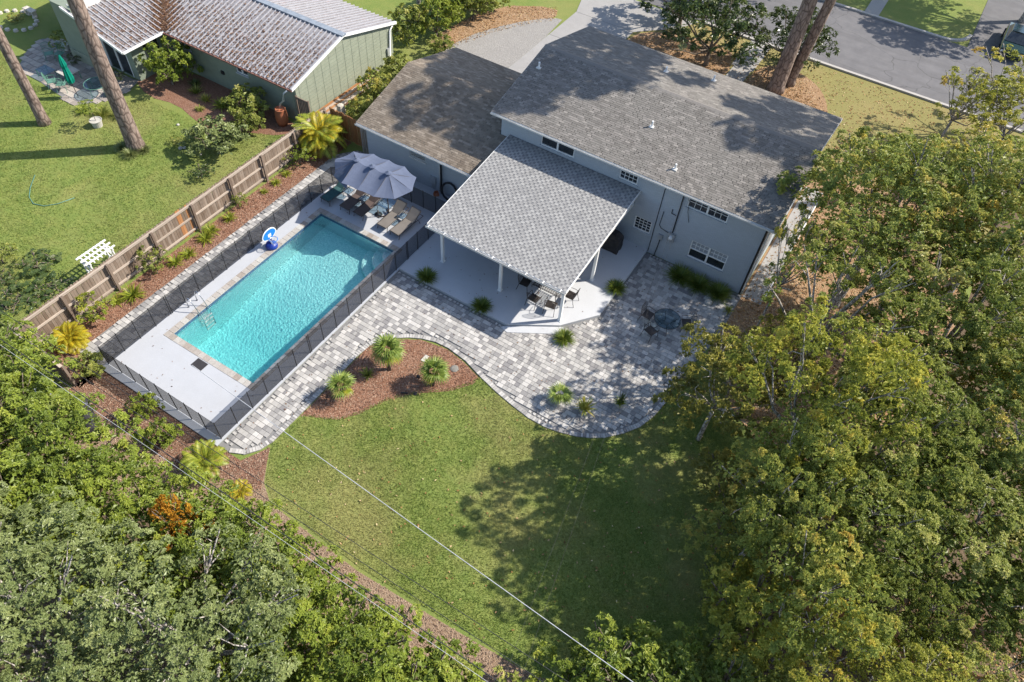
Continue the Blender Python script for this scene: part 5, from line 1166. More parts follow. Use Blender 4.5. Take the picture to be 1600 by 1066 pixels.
# bed lilies along the fence
gp = 'strap leaved plants in the fence bed'
for x, y, s, k_, lb in ((-26.45, 10.95, 1.35, 'lily', 'largest lime green strap leaved clump, right of the pale shrub near the golden palm'), (-26.75, 10.25, .8, 'lily', 'small strap leaved clump between the pale shrub and the largest lime clump'),
                        (-26.5, 13.6, 1.0, 'lily', 'lime strap leaved clump just above the white flowering shrub'), (-26.4, 14.35, .95, 'lily', 'second lime strap leaved clump above the white flowering shrub'),
                        (-26.55, 15.6, 1.05, 'lily', 'yellow tipped strap leaved clump, lower of the pair by the orange boards'), (-26.75, 16.15, 1.0, 'lily', 'strap leaved clump, upper of the pair by the orange boards'),
                        (-26.7, 17.4, .9, 'lily', 'lime strap leaved clump midway along the fence bed, standing alone'), (-26.75, 20.0, .75, 'lily2', 'small lime clump, lowest of the three below the upper shrub'),
                        (-26.75, 20.9, .95, 'lily2', 'small lime clump, middle of the three below the upper shrub'), (-26.8, 21.8, .95, 'lily2', 'small lime clump, nearest below the upper shrub')):
    tuft(k_, x, y, s, lb, name='strap_leaf_plant', group=gp)

# ================================================================== trees and shrubs
proto_tree('bright1', 101, 2.6, 2.4, 2.3, 3.0, 30, .55, .95, 4.6, 11, 7, .135, .07, 'f_bright', 'barkd', .13, 8, cr=(.15, .27), tint=(.53, .08, .10), gap=-2.0)
proto_tree('bright2', 102, 2.3, 2.5, 2.1, 3.0, 28, .5, .9, 4.6, 11, 7, .135, .07, 'f_bright', 'barkd', .12, 8, cr=(.15, .27), tint=(.51, .09, .10), gap=-2.0)
proto_tree('oak1', 103, 3.4, 3.2, 3.2, 5.4, 30, .7, 1.25, 4.6, 14, 9, .092, .05, 'f_oak', 'bark', .22, 16, cr=(.16, .28), twigs=4, tint=(.5, .07, .10), gap=-1.6, poke=1.12)
proto_tree('oak2', 104, 2.9, 3.1, 2.8, 5.4, 25, .65, 1.2, 4.6, 14, 9, .092, .05, 'f_oak', 'bark', .20, 14, cr=(.16, .28), twigs=4, tint=(.5, .07, .10), gap=-1.6, poke=1.12)
proto_tree('big1', 105, 3.9, 3.7, 4.2, 5.2, 58, .6, 1.1, 3.6, 12, 9, .128, .062, 'f_olive', 'bark', .24, 14, cr=(.18, .32), twigs=3, tint=(.50, .10, .14), gap=-1.9, poke=.9)
proto_tree('big2', 106, 3.5, 3.8, 3.8, 5.0, 52, .6, 1.05, 3.6, 12, 9, .128, .062, 'f_mid', 'bark', .22, 14, cr=(.18, .32), twigs=3, tint=(.56, .10, .13), gap=-1.8, poke=.9)
proto_tree('airy', 120, 3.4, 3.5, 3.8, 4.8, 40, .5, .95, 2.6, 10, 9, .125, .06, 'f_olive', 'bark', .2, 14, cr=(.16, .30), twigs=3, tint=(.52, .10, .14), gap=-1.0, poke=.95, inner=.08)
proto_tree('loose1', 107, 2.9, 2.8, 3.2, 4.4, 38, .48, .85, 3.6, 12, 9, .12, .057, 'f_yellow', 'bark', .12, 13, cr=(.16, .30), twigs=2, tint=(.48, .10, .14), gap=-1.7, poke=.85)
proto_tree('loose2', 108, 2.4, 2.5, 2.2, 3.2, 34, .42, .75, 3.6, 12, 8, .13, .06, 'f_brown', 'bark', .09, 11, cr=(.16, .28), twigs=2, tint=(.50, .10, .13), gap=-1.6, poke=.85)
proto_tree('small1', 109, 1.5, 1.4, 1.6, 1.6, 17, .36, .6, 4.2, 10, 7, .13, .065, 'f_bright', 'barkd', .07, 8, cr=(.13, .22), tint=(.52, .08, .11))
proto_tree('shrub1', 110, .62, .6, .7, .25, 10, .2, .32, 9, 8, 6, .09, .045, 'f_mid', 'barkd', .03, 6, cr=(.07, .12), tint=(.55, .08, .11))
proto_tree('shrub2', 111, 1.15, 1.05, 1.1, .4, 14, .32, .52, 5.5, 9, 7, .14, .075, 'f_mid', 'barkd', .05, 7, cr=(.11, .19), tint=(.58, .08, .12))
proto_tree('magno', 112, 3.4, 3.0, 3.4, 1.5, 36, .5, .9, 2.8, 10, 6, .21, .095, 'f_dark', 'barkd', .16, 14, cr=(.2, .34), tint=(.5, .12, .16), gap=-1.0)
proto_tree('sparse', 113, 2.9, 2.8, 2.2, 3.2, 22, .34, .65, 3.2, 10, 7, .13, .06, 'f_yellow', 'bark', .10, 18, cr=(.15, .26), twigs=4, tint=(.5, .08, .12), gap=-1.0, poke=1.0, inner=.1)
proto_tree('pinetop', 114, 4.2, 4.0, 6.5, 0.0, 34, .7, 1.3, 1.6, 22, 11, .30, .075, 'f_dark', 'barkd', .16, 12, cr=(.3, .5), tint=(.5, .1, .1), inner=.1)

def T_(key, x, y, s, label, rz=None, sz=None, fmat=None, name=None, group=None, cat='tree', z=0):
    return plant_tree(key, x, y, random.uniform(0, 6.28) if rz is None else rz, s, name or 'broadleaf_tree', label, cat, group, fmat, sz, z)
gR = 'trees crowding the right side'; gB = 'leafy green trees in the lower left corner'
# right-hand mass
T_('big1', 2.2, 30.2, 1.0, 'large olive green tree beside the gable end of the long roof', .4, group=gR)
T_('big1', 6.4, 31.8, 1.08, 'large yellow tinged olive tree at the right edge of the picture, below the street', 2.6, group=gR)
T_('airy', 1.9, 23.6, .95, 'airy mid green tree right of the litter strip by the house corner', 1.0, 1.05, 'f_mid', group=gR)
T_('big2', 6.3, 25.8, .98, 'dense mid green tree at the right edge, level with the patio', 3.6, group=gR)
T_('sparse', -.55, 26.2, .56, 'small sparse tree leaning over the right end of the eave', 1.2, 1.35, 'f_olive', group=gR)
T_('loose1', 2.5, 18.0, 1.0, 'yellow green tree with bare grey limbs in the middle of the right-hand wood', .9, 1.36, group=gR)
T_('big2', 5.2, 18.8, .86, 'mid green tree behind the yellow green one with bare limbs', 5.1, .92, group=gR)
T_('big1', 9.6, 22.4, .85, 'olive tree on the right edge of the picture, level with the round terrace', 4.4, .9, group=gR)
T_('loose2', -.5, 18.9, 1.0, 'thin brownish olive tree overhanging the edge of the round terrace', .2, 1.05, group=gR)
T_('loose2', .6, 21.8, .62, 'thin brownish tree below the house corner, above the terrace end', 3.2, 1.0, group=gR)
T_('loose1', 3.0, 14.9, .72, 'loose olive tree with a bare grey limb reaching over the lawn', 2.2, 1.12, 'f_olive', group=gR)
T_('big2', 4.9, 15.4, .80, 'full green tree in the heart of the right-hand wood', 2.0, .80, group=gR)
T_('big2', 8.8, 17.9, .88, 'mid green tree close to the right edge, lower half of the picture', .5, .72, group=gR)
T_('small1', 3.9, 11.6, 1.15, 'small yellow tree at the right-hand border of the lawn', 1.4, 1.45, 'f_yellow', group=gR)
T_('loose2', 4.9, 12.3, .85, 'olive tree with an orange tinged top, right of the small yellow tree', .7, 1.35, 'f_olive', group=gR)
T_('loose1', 6.2, 10.9, .66, 'yellow leaved tree in front of the stained fence', 3.3, .85, group=gR)
T_('big2', 8.0, 14.3, .48, 'green tree rising behind the stained fence', 1.7, .6, group=gR)
T_('loose1', 10.3, 13.3, .66, 'yellow green tree in the lower right corner', 4.9, .7, 'f_olive', group=gR)
T_('small1', .9, 7.6, 1.15, 'bright green bushy tree at the bottom of the lawn, crossed by the pale cable', .8, 1.1, group=gR)
T_('small1', 2.2, 8.3, 1.2, 'bright green bushy tree at the bottom edge right of the lawn', 2.8, 1.15, group=gR)
T_('small1', -.4, 6.6, .85, 'small bright yellow green tree at the bottom edge left of the bushy ones', 4.0, 1.0, group=gR)
T_('small1', 1.8, 6.6, 1.2, 'low bright green tree at the very bottom edge below the lawn', 1.0, 1.1, group=gR)
T_('small1', 3.3, 7.8, 1.2, 'green bushy tree at the bottom edge beside the brown mulch patch', 3.6, 1.1, group=gR)
T_('small1', 4.0, 9.0, 1.1, 'darker bushy tree just above the bottom edge, right of the bright ones', 5.1, 1.1, 'f_mid', group=gR)
T_('small1', 2.0, 14.2, .85, 'leafy olive sapling at the foot of the limb reaching over the lawn', .3, .9, 'f_olive', group=gR)
T_('small1', 2.9, 12.5, .75, 'yellow sapling at the edge of the lawn beside the brown mulch patch', 1.3, 1.0, 'f_yellow', group=gR)
T_('small1', 1.2, 16.6, .85, 'low brownish sapling right of the round terrace', 2.3, .8, 'f_brown', group=gR)
T_('small1', 4.6, 9.8, 1.3, 'low green sapling above the bushy trees at the bottom edge', 4.3, .9, 'f_mid', group=gR)
T_('small1', -.3, 21.6, .8, 'low brownish sapling behind the thin tree at the terrace edge', 5.3, .8, 'f_brown', group=gR)
T_('loose1', 6.6, 46.6, .95, 'sparse yellow green tree at the right edge, beside the kerb', 3.0, .72, group=None)
T_('big1', -11.0, 65.0, 1.3, 'unseen broad tree added across the street to shade the driveway', .5, 1.2)  # out of view, added to throw shade on the driveway
# upper right and front garden
T_('sparse', 5.6, 50.6, 1.3, 'sparse pale green tree over the road at the upper right', .3, .95, group=None)
T_('sparse', 9.3, 49.5, 1.0, 'sparse yellow tree at the right edge just below the road', 2.0, 1.0)
T_('sparse', 7.3, 40.5, .95, 'thin leafy tree between the road and the big olive trees', 4.0, 1.0, 'f_olive')
T_('magno', -11.9, 47.2, 1.0, 'dark glossy leaved tree in the front garden beside the walk', .5)
T_('magno', -15.6, 51.0, .95, 'smaller purple brown leaved tree by the driveway mouth', 2.5, 1.0)
T_('magno', -7.3, 50.4, .72, 'dark leaved tree behind the pair of tall trunks', 4.2, .8)
T_('sparse', 3.7, 46.8, .85, 'slender pale tree just above the big olive crown, in front of the road', 1.0, .95)
T_('big2', 11.8, 17.2, .8, 'dense green tree cut by the right edge above the stained fence', 2.2, .75, group=gR)
T_('loose1', 9.0, 11.2, .7, 'yellow green tree in front of the fence at the bottom right', 2.9, .75, group=gR)
# lower left mass
for i, (k_, x, y, s, sz, rz, lb) in enumerate((
    ('bright1', -24.6, 3.5, 1.0, .85, .3, 'bright green tree at the left edge below the board fence'), ('bright2', -21.8, 2.7, .95, .88, 1.9, 'bright green tree beside the black drums'),
    ('bright1', -26.5, .8, 1.0, .95, 2.2, 'bright green tree at the left edge, halfway down'), ('bright2', -22.6, .2, 1.05, 1.05, 4.1, 'bright green tree left of the middle of the green mass'),
    ('bright1', -19.1, 2.4, .98, .98, 5.2, 'bright green tree below the row of pool fence shadows'), ('bright2', -18.5, -.2, 1.0, 1.1, .8, 'bright green tree bordering the top of the grey green oaks'),
    ('bright1', -16.3, 2.2, .95, .98, 3.3, 'bright green tree left of the feather palm in the mulch strip'), ('bright2', -13.8, 2.8, .88, .95, 2.8, 'bright green tree touching the orange leaved one'),
    ('bright1', -11.2, 3.2, .88, .98, 1.1, 'bright green tree beside the corner of the lawn'), ('bright2', -9.0, 3.0, .92, 1.0, 5.5, 'bright green tree halfway along the lower border of the lawn'),
    ('bright1', -6.7, 2.6, .90, .98, .1, 'bright green tree below the brown mulch strip'), ('bright2', -6.8, -.2, .95, 1.05, 3.9, 'bright green tree at the bottom edge beside the oaks'),
    ('bright1', -4.3, 2.1, .78, .80, 4.6, 'bright green tree at the bottom edge, second from the right of the green mass'), ('bright2', -2.0, 2.7, .75, .72, 1.5, 'bright green tree at the bottom edge, rightmost of the green mass'))):
    T_(k_, x, y, s, lb, rz, sz, group=gB)
gO = 'grey green oaks in the lower left corner'
for k_, (x, y, s_, m_, lb) in enumerate(((-5.6, 3.9, 1.15, None, 'low bright sapling at the edge of the brown strip, left of the bottom edge group'), (-3.9, 3.6, 1.25, None, 'low bright sapling at the bottom edge, second in the row by the brown strip'),
                                (-2.5, 3.9, 1.15, 'f_mid', 'low darker sapling at the bottom edge, third in the row by the brown strip'), (-1.2, 4.0, 1.1, None, 'low bright sapling at the bottom edge where the cables leave the picture'))):
    T_('small1', x, y, s_, lb, k_*1.3, 1.15, m_, group=gB)
T_('oak1', -13.6, -1.4, .98, 'grey green oak at the centre of the lower left, bare twigs showing', .6, .92, group=gO)
T_('oak2', -9.9, 1.0, .95, 'grey green oak next to the bright green trees on its right', 2.4, .92, group=gO)
T_('oak2', -16.8, -1.9, .9, 'grey green oak at the left edge of the picture', 4.0, .9, group=gO)
T_('oak1', -10.5, -3.6, .85, 'grey green oak cut by the bottom edge, right of the others', 5.0, .88, group=gO)
T_('oak2', -14.2, -5.0, .9, 'grey green oak cut by the bottom left corner', 1.2, .88, group=gO)
T_('small1', -13.3, 3.4, .62, 'orange leaved small tree among the green crowns', 1.0, 1.72, 'f_orange')
# weeds and shrubs
T_('shrub2', -20.6, 6.7, .5, 'spindly light green shrub below the pool fence, left one', .4, .9, 'f_bright', 'shrub', cat='shrub')
T_('shrub2', -18.9, 6.2, .6, 'leafy light green shrub below the pool fence, right one', 2.4, .8, 'f_bright', 'shrub', cat='shrub')
T_('shrub2', -24.3, 6.9, .62, 'green shrub behind the end of the dark board fence', 1.4, .6, 'f_mid', 'shrub', cat='shrub')
T_('shrub1', -26.75, 9.25, 1.15, 'pale leaved shrub next to the golden palm in the fence bed', .4, 1.3, 'f_lime', 'shrub', cat='shrub')
T_('shrub1', -26.95, 12.75, 1.0, 'green rose shrub with white flowers in the fence bed', 1.4, 1.5, None, 'shrub', cat='shrub')
T_('shrub1', -26.95, 18.4, .62, 'small green shrub at the foot of a fence post, middle of the bed', 2.4, .9, None, 'shrub', cat='shrub')
T_('shrub1', -26.75, 22.9, 1.15, 'dense green shrub below the tall feather palm', 3.4, 1.2, 'f_bright', 'shrub', cat='shrub')
# neighbour's garden
T_('shrub2', -38.4, 24.2, 1.25, 'tall light green shrub against the wing of the metal roofed house', .4, 1.7, 'f_bright', 'shrub', cat='shrub')
T_('shrub2', -32.3, 24.5, 1.15, 'dark leafy shrub beside the terracotta barrel', 1.4, 1.1, 'f_mid', 'shrub', cat='shrub')
T_('shrub2', -31.0, 23.3, .75, 'green shrub between the barrel and the fence', 2.0, .9, 'f_mid', 'shrub', cat='shrub')
T_('shrub2', -31.1, 21.0, 1.35, 'wide pale green shrub leaning on the far side of the fence', 2.4, 1.15, 'f_oak', 'shrub', cat='shrub')
T_('shrub1', -30.3, 18.9, .95, 'low dark shrub below the wide pale one by the fence', 2.9, .7, 'f_dark', 'shrub', cat='shrub')
T_('shrub1', -33.2, 8.9, 1.1, 'round green bush at the left edge on the neighbouring lawn', 3.4, .9, None, 'shrub', cat='shrub')
for x, y, s, lb in ((-31.6, 9.6, 1.25, 'low dark spreading shrub left of the white arbor'), (-30.0, 9.2, 1.2, 'low dark spreading shrub between the arbor and the fence'), (-30.5, 7.9, 1.3, 'low dark spreading shrub, lowest one behind the fence'), (-32.2, 8.0, .9, 'low dark spreading shrub, furthest left behind the fence')):
    T_('shrub1', x, y, s*1.15, lb, None, .38, 'f_dark', 'spreading_shrub', 'spreading shrubs behind the fence', cat='shrub')
T_('shrub1', -28.75, 12.35, .7, 'small green bush between the white arbor and the fence', .7, .7, 'f_mid', 'shrub', cat='shrub')
T_('shrub1', -33.75, 20.3, .55, 'small round green bush on the open neighbouring lawn', .9, .45, 'f_mid', 'shrub', cat='shrub')
for x, y, k_, s, m_, lb in ((-36.6, 24.4, 'agave', 1.1, None, 'silvery spiky plant in the bed under the neighbour window, left'), (-35.5, 24.2, 'agave', 1.0, 'f_olive', 'olive spiky plant in the middle of the neighbour bed'), (-34.3, 24.3, 'lily', 1.3, 'f_bright', 'bright green fern in the neighbour bed under the small window'),
                            (-35.1, 23.3, 'lily2', 1.0, 'f_mid', 'small grey green plant at the front of the neighbour bed'), (-33.3, 24.5, 'lily', 1.0, 'f_olive', 'yellowing plant right of the fern in the neighbour bed'), (-37.3, 25.0, 'lily', 1.0, 'f_dark', 'dark fern close to the neighbour wall'),
                            (-35.7, 18.2, 'liri', 1.2, 'f_oak', 'grey green tuft left of the foot of the big pine'), (-34.9, 18.0, 'liri', 1.2, 'f_oak', 'grey green tuft in front of the foot of the big pine'), (-34.6, 18.7, 'liri', 1.0, 'f_oak', 'grey green tuft right of the foot of the big pine'),
                            (-39.2, 19.6, 'liri2', 1.1, 'f_mid', 'grassy plant at the edge of the neighbour patio, left'), (-38.3, 20.2, 'liri2', 1.1, 'f_mid', 'grassy plant at the edge of the neighbour patio, right'), (-40.3, 19.2, 'lily', 1.2, 'f_bright', 'yellow green plant at the front corner of the neighbour patio')):
    tuft(k_, x, y, s, lb, name='garden_plant', mat=m_)
T_('shrub1', -44.9, 22.2, .6, 'dark green plant at the foot of the chimney wall', 1, .7, 'f_dark', 'shrub', cat='shrub')
T_('shrub1', -41.2, 22.6, .5, 'small leafy plant below the sliding doors of the wing', 1, .8, 'f_dark', 'shrub', cat='shrub')
T_('shrub2', -30.1, 29.4, .01, '', 0) if False else None
# hedge beyond the garage and shrubs beside it
gH = 'tall hedge shrubs beyond the garage'
for x, y, s, sz, m_, lb in ((-29.5, 37.2, 1.25, 1.55, 'f_mid', 'hedge shrub nearest the metal roof, lowest of the tall hedge'), (-28.6, 38.7, 1.25, 1.7, 'f_bright', 'yellow topped shrub second along the tall hedge'), (-29.0, 40.6, 1.3, 1.8, 'f_bright', 'bright shrub in the middle of the tall hedge'),
                            (-28.0, 42.3, 1.2, 1.8, 'f_mid', 'darker shrub beyond the middle of the tall hedge'), (-28.0, 44.6, 1.3, 1.9, 'f_mid', 'last shrub of the tall hedge, at the top of the picture'), (-30.0, 43.4, 1.4, 2.0, 'f_mid', 'hedge shrub behind the others at the top of the picture'),
                            (-27.2, 37.0, .75, .9, 'f_mid', 'small dark hedge shrub next to the back corner of the garage roof')):
    T_('shrub2', x, y, s, lb, None, sz, m_, 'hedge_shrub', gH, cat='shrub')
T_('shrub2', -27.3, 30.2, .95, 'dry olive shrub between the metal roofed house and the garage roof', 1, 1.25, 'f_olive', 'shrub', cat='shrub')
T_('shrub2', -26.6, 28.3, .75, 'smaller dry shrub behind the cedar gate', 2, .9, 'f_olive', 'shrub', cat='shrub')
T_('shrub2', -27.6, 33.2, .9, 'shaded green shrub beside the middle of the garage roof edge', 2, .9, 'f_mid', 'shrub', cat='shrub')
# tall pines: bark columns with crowns high above the frame
def pine(x, y, r_, h_, lean, label, group=None, crown=True, cs_=1.0, shade_crown=None):
    t = thing('pine_tree', label, 'tree', (x, y, 0), group); P = []; rs = []
    for i in range(11):
        f = i/10; P.append((lean[0]*f+.12*math.sin(i*1.3)*f, lean[1]*f+.1*math.cos(i*1.7)*f, -.15+h_*f)); rs.append(r_*(1.32 if i == 0 else 1.0-.55*f))
    P.insert(1, (0, 0, .5)); rs.insert(1, r_*1.05)
    o = MB().tube(P, rs, 14).build('trunk', 'pine', t, local=True, smooth=True)
    if crown:
        cm = CR['pinetop'][1]; tm_ = CR['pinetop'][0]
        if shade_crown: link('crown', cm, t, shade_crown, (0, 0, 2.0), (.9, .9, .75))  # second crown, added out of view to shade the garage roof
        for k_, (dz, s) in enumerate(((-7.5, cs_),)):
            link('crown', cm, t, (lean[0], lean[1], h_+dz), (0, 0, random.uniform(0, 6)), (s, s, s)); link('limbs', tm_, t, (lean[0], lean[1], h_+dz), (0, 0, 0), (s, s, s))
    return t
gP = 'tall pines with bare trunks'
pine(-35.2, 18.65, .44, 23, (.6, -.3), 'big pine trunk in front of the neighbour wing, planted in a ring of tufts', gP)
pine(-41.15, 17.15, .30, 22, (-.3, .2), 'thinner pine trunk at the left edge by the neighbour patio', gP)
pine(-6.85, 47.2, .50, 24, (.3, -.3), 'thicker, nearer trunk of the pair beside the front walk', gP, shade_crown=(-.6, -6.2, 15.5))
pine(-6.35, 48.5, .36, 24, (2.4, -3.0), 'thinner trunk of the pair beside the front walk, behind the thick one', gP, cs_=1.1)
pine(9.8, 47.0, .35, 23, (-2.6, -2.5), 'pine beyond the right edge whose crown shades the long roof', gP, cs_=.85)
pine(-17.0, 66.0, .4, 24, (0, 0), 'pine across the street beyond the top of the picture', gP)
T_('big1', 6.0, 68.5, 1.1, 'broad tree across the street that shades the road', .5, 1.1)
T_('big1', 0.5, 71.0, 1.0, 'second broad tree across the street, beyond the top edge', 1.5, 1.1)
T_('big2', -19.5, 56.0, .01, '', 0) if False else None
# utility pole at the top
up_ = thing('utility_pole', 'grey wooden utility pole standing behind the hedge at the top edge', 'pole', (-30.84, 39.7, 0)); MB().tube([(0, 0, -.1), (0, 0, 10)], [.16, .11], 10).build('pole', 'greywood', up_, local=True); MB().box(-1.2, 1.2, -.05, .05, 9.2, 9.3).build('crossarm', 'greywood', up_, local=True)

# ================================================================== neighbour's garden objects
pat = [(-47.3, 19.9), (-41.25, 19.25), (-40.3, 20.6), (-39.9, 22.0), (-40.35, 23.25), (-45.5, 22.5), (-47.5, 23.9), (-49.0, 22.8), (-48.4, 21.2)]
np_ = struct('neighbour_patio', MB().prism(pat, -.1, .02), 'base')
g = np.random.default_rng(8); me0 = MB().add([(-.21,-.21,0),(.21,-.2,0),(.2,.21,0),(-.21,.2,0),(-.2,-.2,.03),(.2,-.19,.03),(.19,.2,.03),(-.2,.19,.03)], [(3,2,1,0),(4,5,6,7),(0,1,5,4),(1,2,6,5),(2,3,7,6),(3,0,4,7)]).mesh('flagstone', 'patiostone')
y = 19.4; i = 0
while y < 24:
    x = -49+(i % 2)*.22
    while x < -40:
        if inpoly([x], [y], pat)[0]: link('flagstone', me0, np_, (x, y, .012+g.uniform(0, .006)), (0, 0, g.normal(0, .05)), (g.uniform(.92, 1.04), g.uniform(.92, 1.03), 1))
        x += .445
    y += .44; i += 1
gu_ = thing('closed_umbrella', 'closed dark green garden umbrella leaning over the neighbour patio', 'umbrella', (-41.7, 19.9, .05))
MB().tube([(0, 0, 0), (-.10, .05, 2.7)], .022, 6).build('pole', 'bronze', gu_, local=True)
cl_ = MB(); pr = [(.02, .95), (.16, 1.0), (.20, 1.25), (.15, 1.7), (.12, 1.95), (.15, 2.1), (.11, 2.4), (.03, 2.72)]; base = []
for r_, z in pr:
    for j in range(16): t_ = j*math.pi/8; rr = r_*(1+.25*(j % 2)); cl_.V.append((-.10*z/2.7+rr*math.cos(t_), .05*z/2.7+rr*math.sin(t_), z))
for i in range(len(pr)-1):
    for j in range(16): q = i*16; cl_.F.append((q+j, q+(j+1) % 16, q+16+(j+1) % 16, q+16+j))
cl_.build('canopy', 'umbg', gu_, local=True)
def round_table(x, y, r_, mat, label, h_=.72, top='tglass'):
    t = thing('garden_table', label, 'table', (x, y, .045)); MB().lathe([(.001, h_), (r_, h_), (r_, h_+.015), (.001, h_+.015)], (0, 0, 0), 24).build('table_top', top, t, local=True)
    MB().tube([(r_*math.cos(i*math.pi/12), r_*math.sin(i*math.pi/12), h_) for i in range(25)], .02, 6).build('frame', mat, t, local=True)
    for a in range(4): MB().tube([(r_*.7*math.cos(a*1.571), r_*.7*math.sin(a*1.571), h_), (r_*.8*math.cos(a*1.571), r_*.8*math.sin(a*1.571), 0)], .018, 6).build('leg', mat, t, local=True)
    return t
round_table(-41.0, 20.9, .68, 'gpatina', 'round green framed garden table beside the closed umbrella')
rt = thing('garden_table', 'square pale topped table in the middle of the neighbour patio', 'table', (-43.6, 20.9, .045)); MB().box(-.48, .48, -.48, .48, .55, .58).build('table_top', 'pot', rt, local=True)
for a, b in ((-1, -1), (1, -1), (1, 1), (-1, 1)): MB().box(a*.42-.02, a*.42+.02, b*.42-.02, b*.42+.02, 0, .548).build('leg', 'gpatina', rt, local=True)
rt = thing('garden_table', 'low glass table with green legs at the left of the neighbour patio', 'table', (-45.0, 20.3, .045)); MB().box(-.5, .5, -.35, .35, .42, .44).build('table_top', 'tglass', rt, local=True)
for a, b in ((-1, -1), (1, -1), (1, 1), (-1, 1)): MB().box(a*.46-.02, a*.46+.02, b*.31-.02, b*.31+.02, 0, .418).build('leg', 'gpatina', rt, local=True)
gc = copy_tree(c0)
def recolour(o, m):
    if o.type == 'MESH': o.material_slots[0].link = 'OBJECT'; o.material_slots[0].material = MAT[m]
    for ch in o.children: recolour(ch, m)
recolour(gc, 'gpatina'); gc.location = (-43.7, 19.75, .045); gc.rotation_euler.z = R(150); gc['group'] = 'green metal chairs on the neighbour patio'; gc['label'] = 'green metal chair in the sun below the square table'
for x, y, rz, lb in ((-43.0, 19.9, 220, 'green metal chair in the sun nearest the closed umbrella'), (-46.4, 21.6, 60, 'green chair with a pale seat at the left tip of the neighbour patio'), (-40.3, 21.3, 300, 'green metal chair behind the round garden table'), (-45.9, 22.0, 20, 'green metal chair in the shade near the chimney wall')):
    c = copy_tree(gc); c.location = (x, y, .045); c.rotation_euler.z = R(rz); c['label'] = lb
pt_ = thing('potted_shrub', 'white pot with a leafy plant at the top of the neighbour patio', 'potted plant', (-46.6, 22.9, .04)); MB().lathe([(.001, 0), (.15, 0), (.24, .42), (.26, .42), (.2, .38), (.001, .38)], (0, 0, 0), 16).build('pot', 'white', pt_, local=True)
link('foliage', CR['shrub1'][1], pt_, (0, 0, .1), (0, 0, 0), (1.1, 1.1, 1.1))
pt_ = thing('potted_tree', 'pale pot with a thin little tree on the neighbouring lawn', 'potted plant', (-38.55, 18.75, 0)); MB().lathe([(.001, 0), (.26, 0), (.32, .42), (.36, .42), (.3, .38), (.001, .38)], (0, 0, 0), 18).build('pot', 'pot', pt_, local=True)
MB().tube([(0, 0, .3), (-.05, .03, 1.5)], .02, 6).build('stem', 'barkd', pt_, local=True); o = link('foliage', CR['shrub1'][1], pt_, (-.05, 0, 1.0), (0, 0, 0), (.9, .9, .55)); o.material_slots[0].link = 'OBJECT'; o.material_slots[0].material = MAT['f_bright']
br = thing('rain_barrel', 'terracotta coloured rain barrel under the downspout of the metal roof', 'barrel', (-30.15, 25.15, 0))
MB().lathe([(.001, 0), (.26, 0), (.34, .25), (.37, .55), (.34, .9), (.30, 1.05), (.33, 1.1), (.28, 1.12), (.26, 1.04), (.001, 1.02)], (0, 0, 0), 20).build('barrel', 'terra', br, local=True, smooth=True)
MB().box(-.3, .3, -.3, .3, -.02, 0.0).build('plinth', 'stone', br, local=True)
ng = thing('side_gate', 'dark framed wooden gate at the corner of the sage green house', 'gate', (-28.85, 25.8, 0))
for x in (-29.3, -28.4): MB().box(x-.04, x+.04, 25.75, 25.85, 0, 1.95).build('post', 'post', ng)
for z in (.25, 1.85): MB().box(-29.26, -28.44, 25.77, 25.83, z-.05, z+.05).build('rail', 'post', ng)
for i in range(6): MB().box(-29.22+i*.13, -29.11+i*.13, 25.78, 25.80, .08, 1.80).build('board', 'darkwood', ng)
lb_ = thing('lumber_pile', 'long stack of pale boards along the shingled gable wall', 'lumber', (-28.75, 29.5, 0)); g = np.random.default_rng(14)
for i in range(16):
    r_, c_ = divmod(i, 5); x = -29.15+c_*.16+g.uniform(-.02, .02); y0 = 26.4+g.uniform(0, .8); MB().box(x-.07, x+.07, y0, y0+g.uniform(4.5, 6.0), .02+r_*.055, .065+r_*.055).build('board', 'rail' if i % 3 else 'orange', lb_)
tag(MB().lathe([(.001, 0), (.3, 0), (.27, .5), (.2, .75), (.001, .8)], (-27.95, 27.9, 0), 7).build('grey_boulder', 'stone'), 'pale grey upright rock behind the cedar gate', 'rock')
# white arbor bench frame
ab = thing('garden_arbor', 'white painted lattice arbor lying low behind the wooden fence', 'arbor', (-28.9, 11.15, 0))
ax0, ax1, ay0, ay1 = -28.95, -28.3, 10.6, 11.85
for x in (ax0, ax1):
    for y in (ay0, ay1): MB().box(x-.03, x+.03, y-.03, y+.03, 0, 1.36).build('post', 'white', ab)
for x in (ax0, (ax0+ax1)/2, ax1): MB().box(x-.03, x+.03, ay0-.2, ay1+.2, 1.42, 1.48).build('beam', 'white', ab)
for i in range(7): y = ay0+(ay1-ay0)*i/6; MB().box(ax0-.12, ax1+.12, y-.025, y+.025, 1.362, 1.418).build('slat', 'white', ab)
for y in (ay0, ay1):
    MB().bar((ax0+.04, y, .25), (ax1-.04, y, 1.25), .05, .03).bar((ax0+.04, y+.031, 1.25), (ax1-.04, y+.031, .25), .05, .03).build('cross_brace', 'white', ab)
    for z in (.2, .6, 1.1): MB().box(ax0+.04, ax1-.04, y-.02, y+.014, z-.025, z+.025).build('rung', 'white', ab)
tag(MB().tube([(-37.6, 13.9, .03), (-36.9, 13.1, .03), (-36.3, 12.6, .03), (-35.7, 12.4, .03), (-35.1, 12.6, .03), (-34.7, 13.1, .03), (-34.4, 13.9, .03)], .022, 6).build('garden_hose', 'gpatina', smooth=True), 'thin dark green hose curving through the neighbouring grass', 'hose')
g = np.random.default_rng(77)
gS = 'small white stones on the neighbouring lawn'
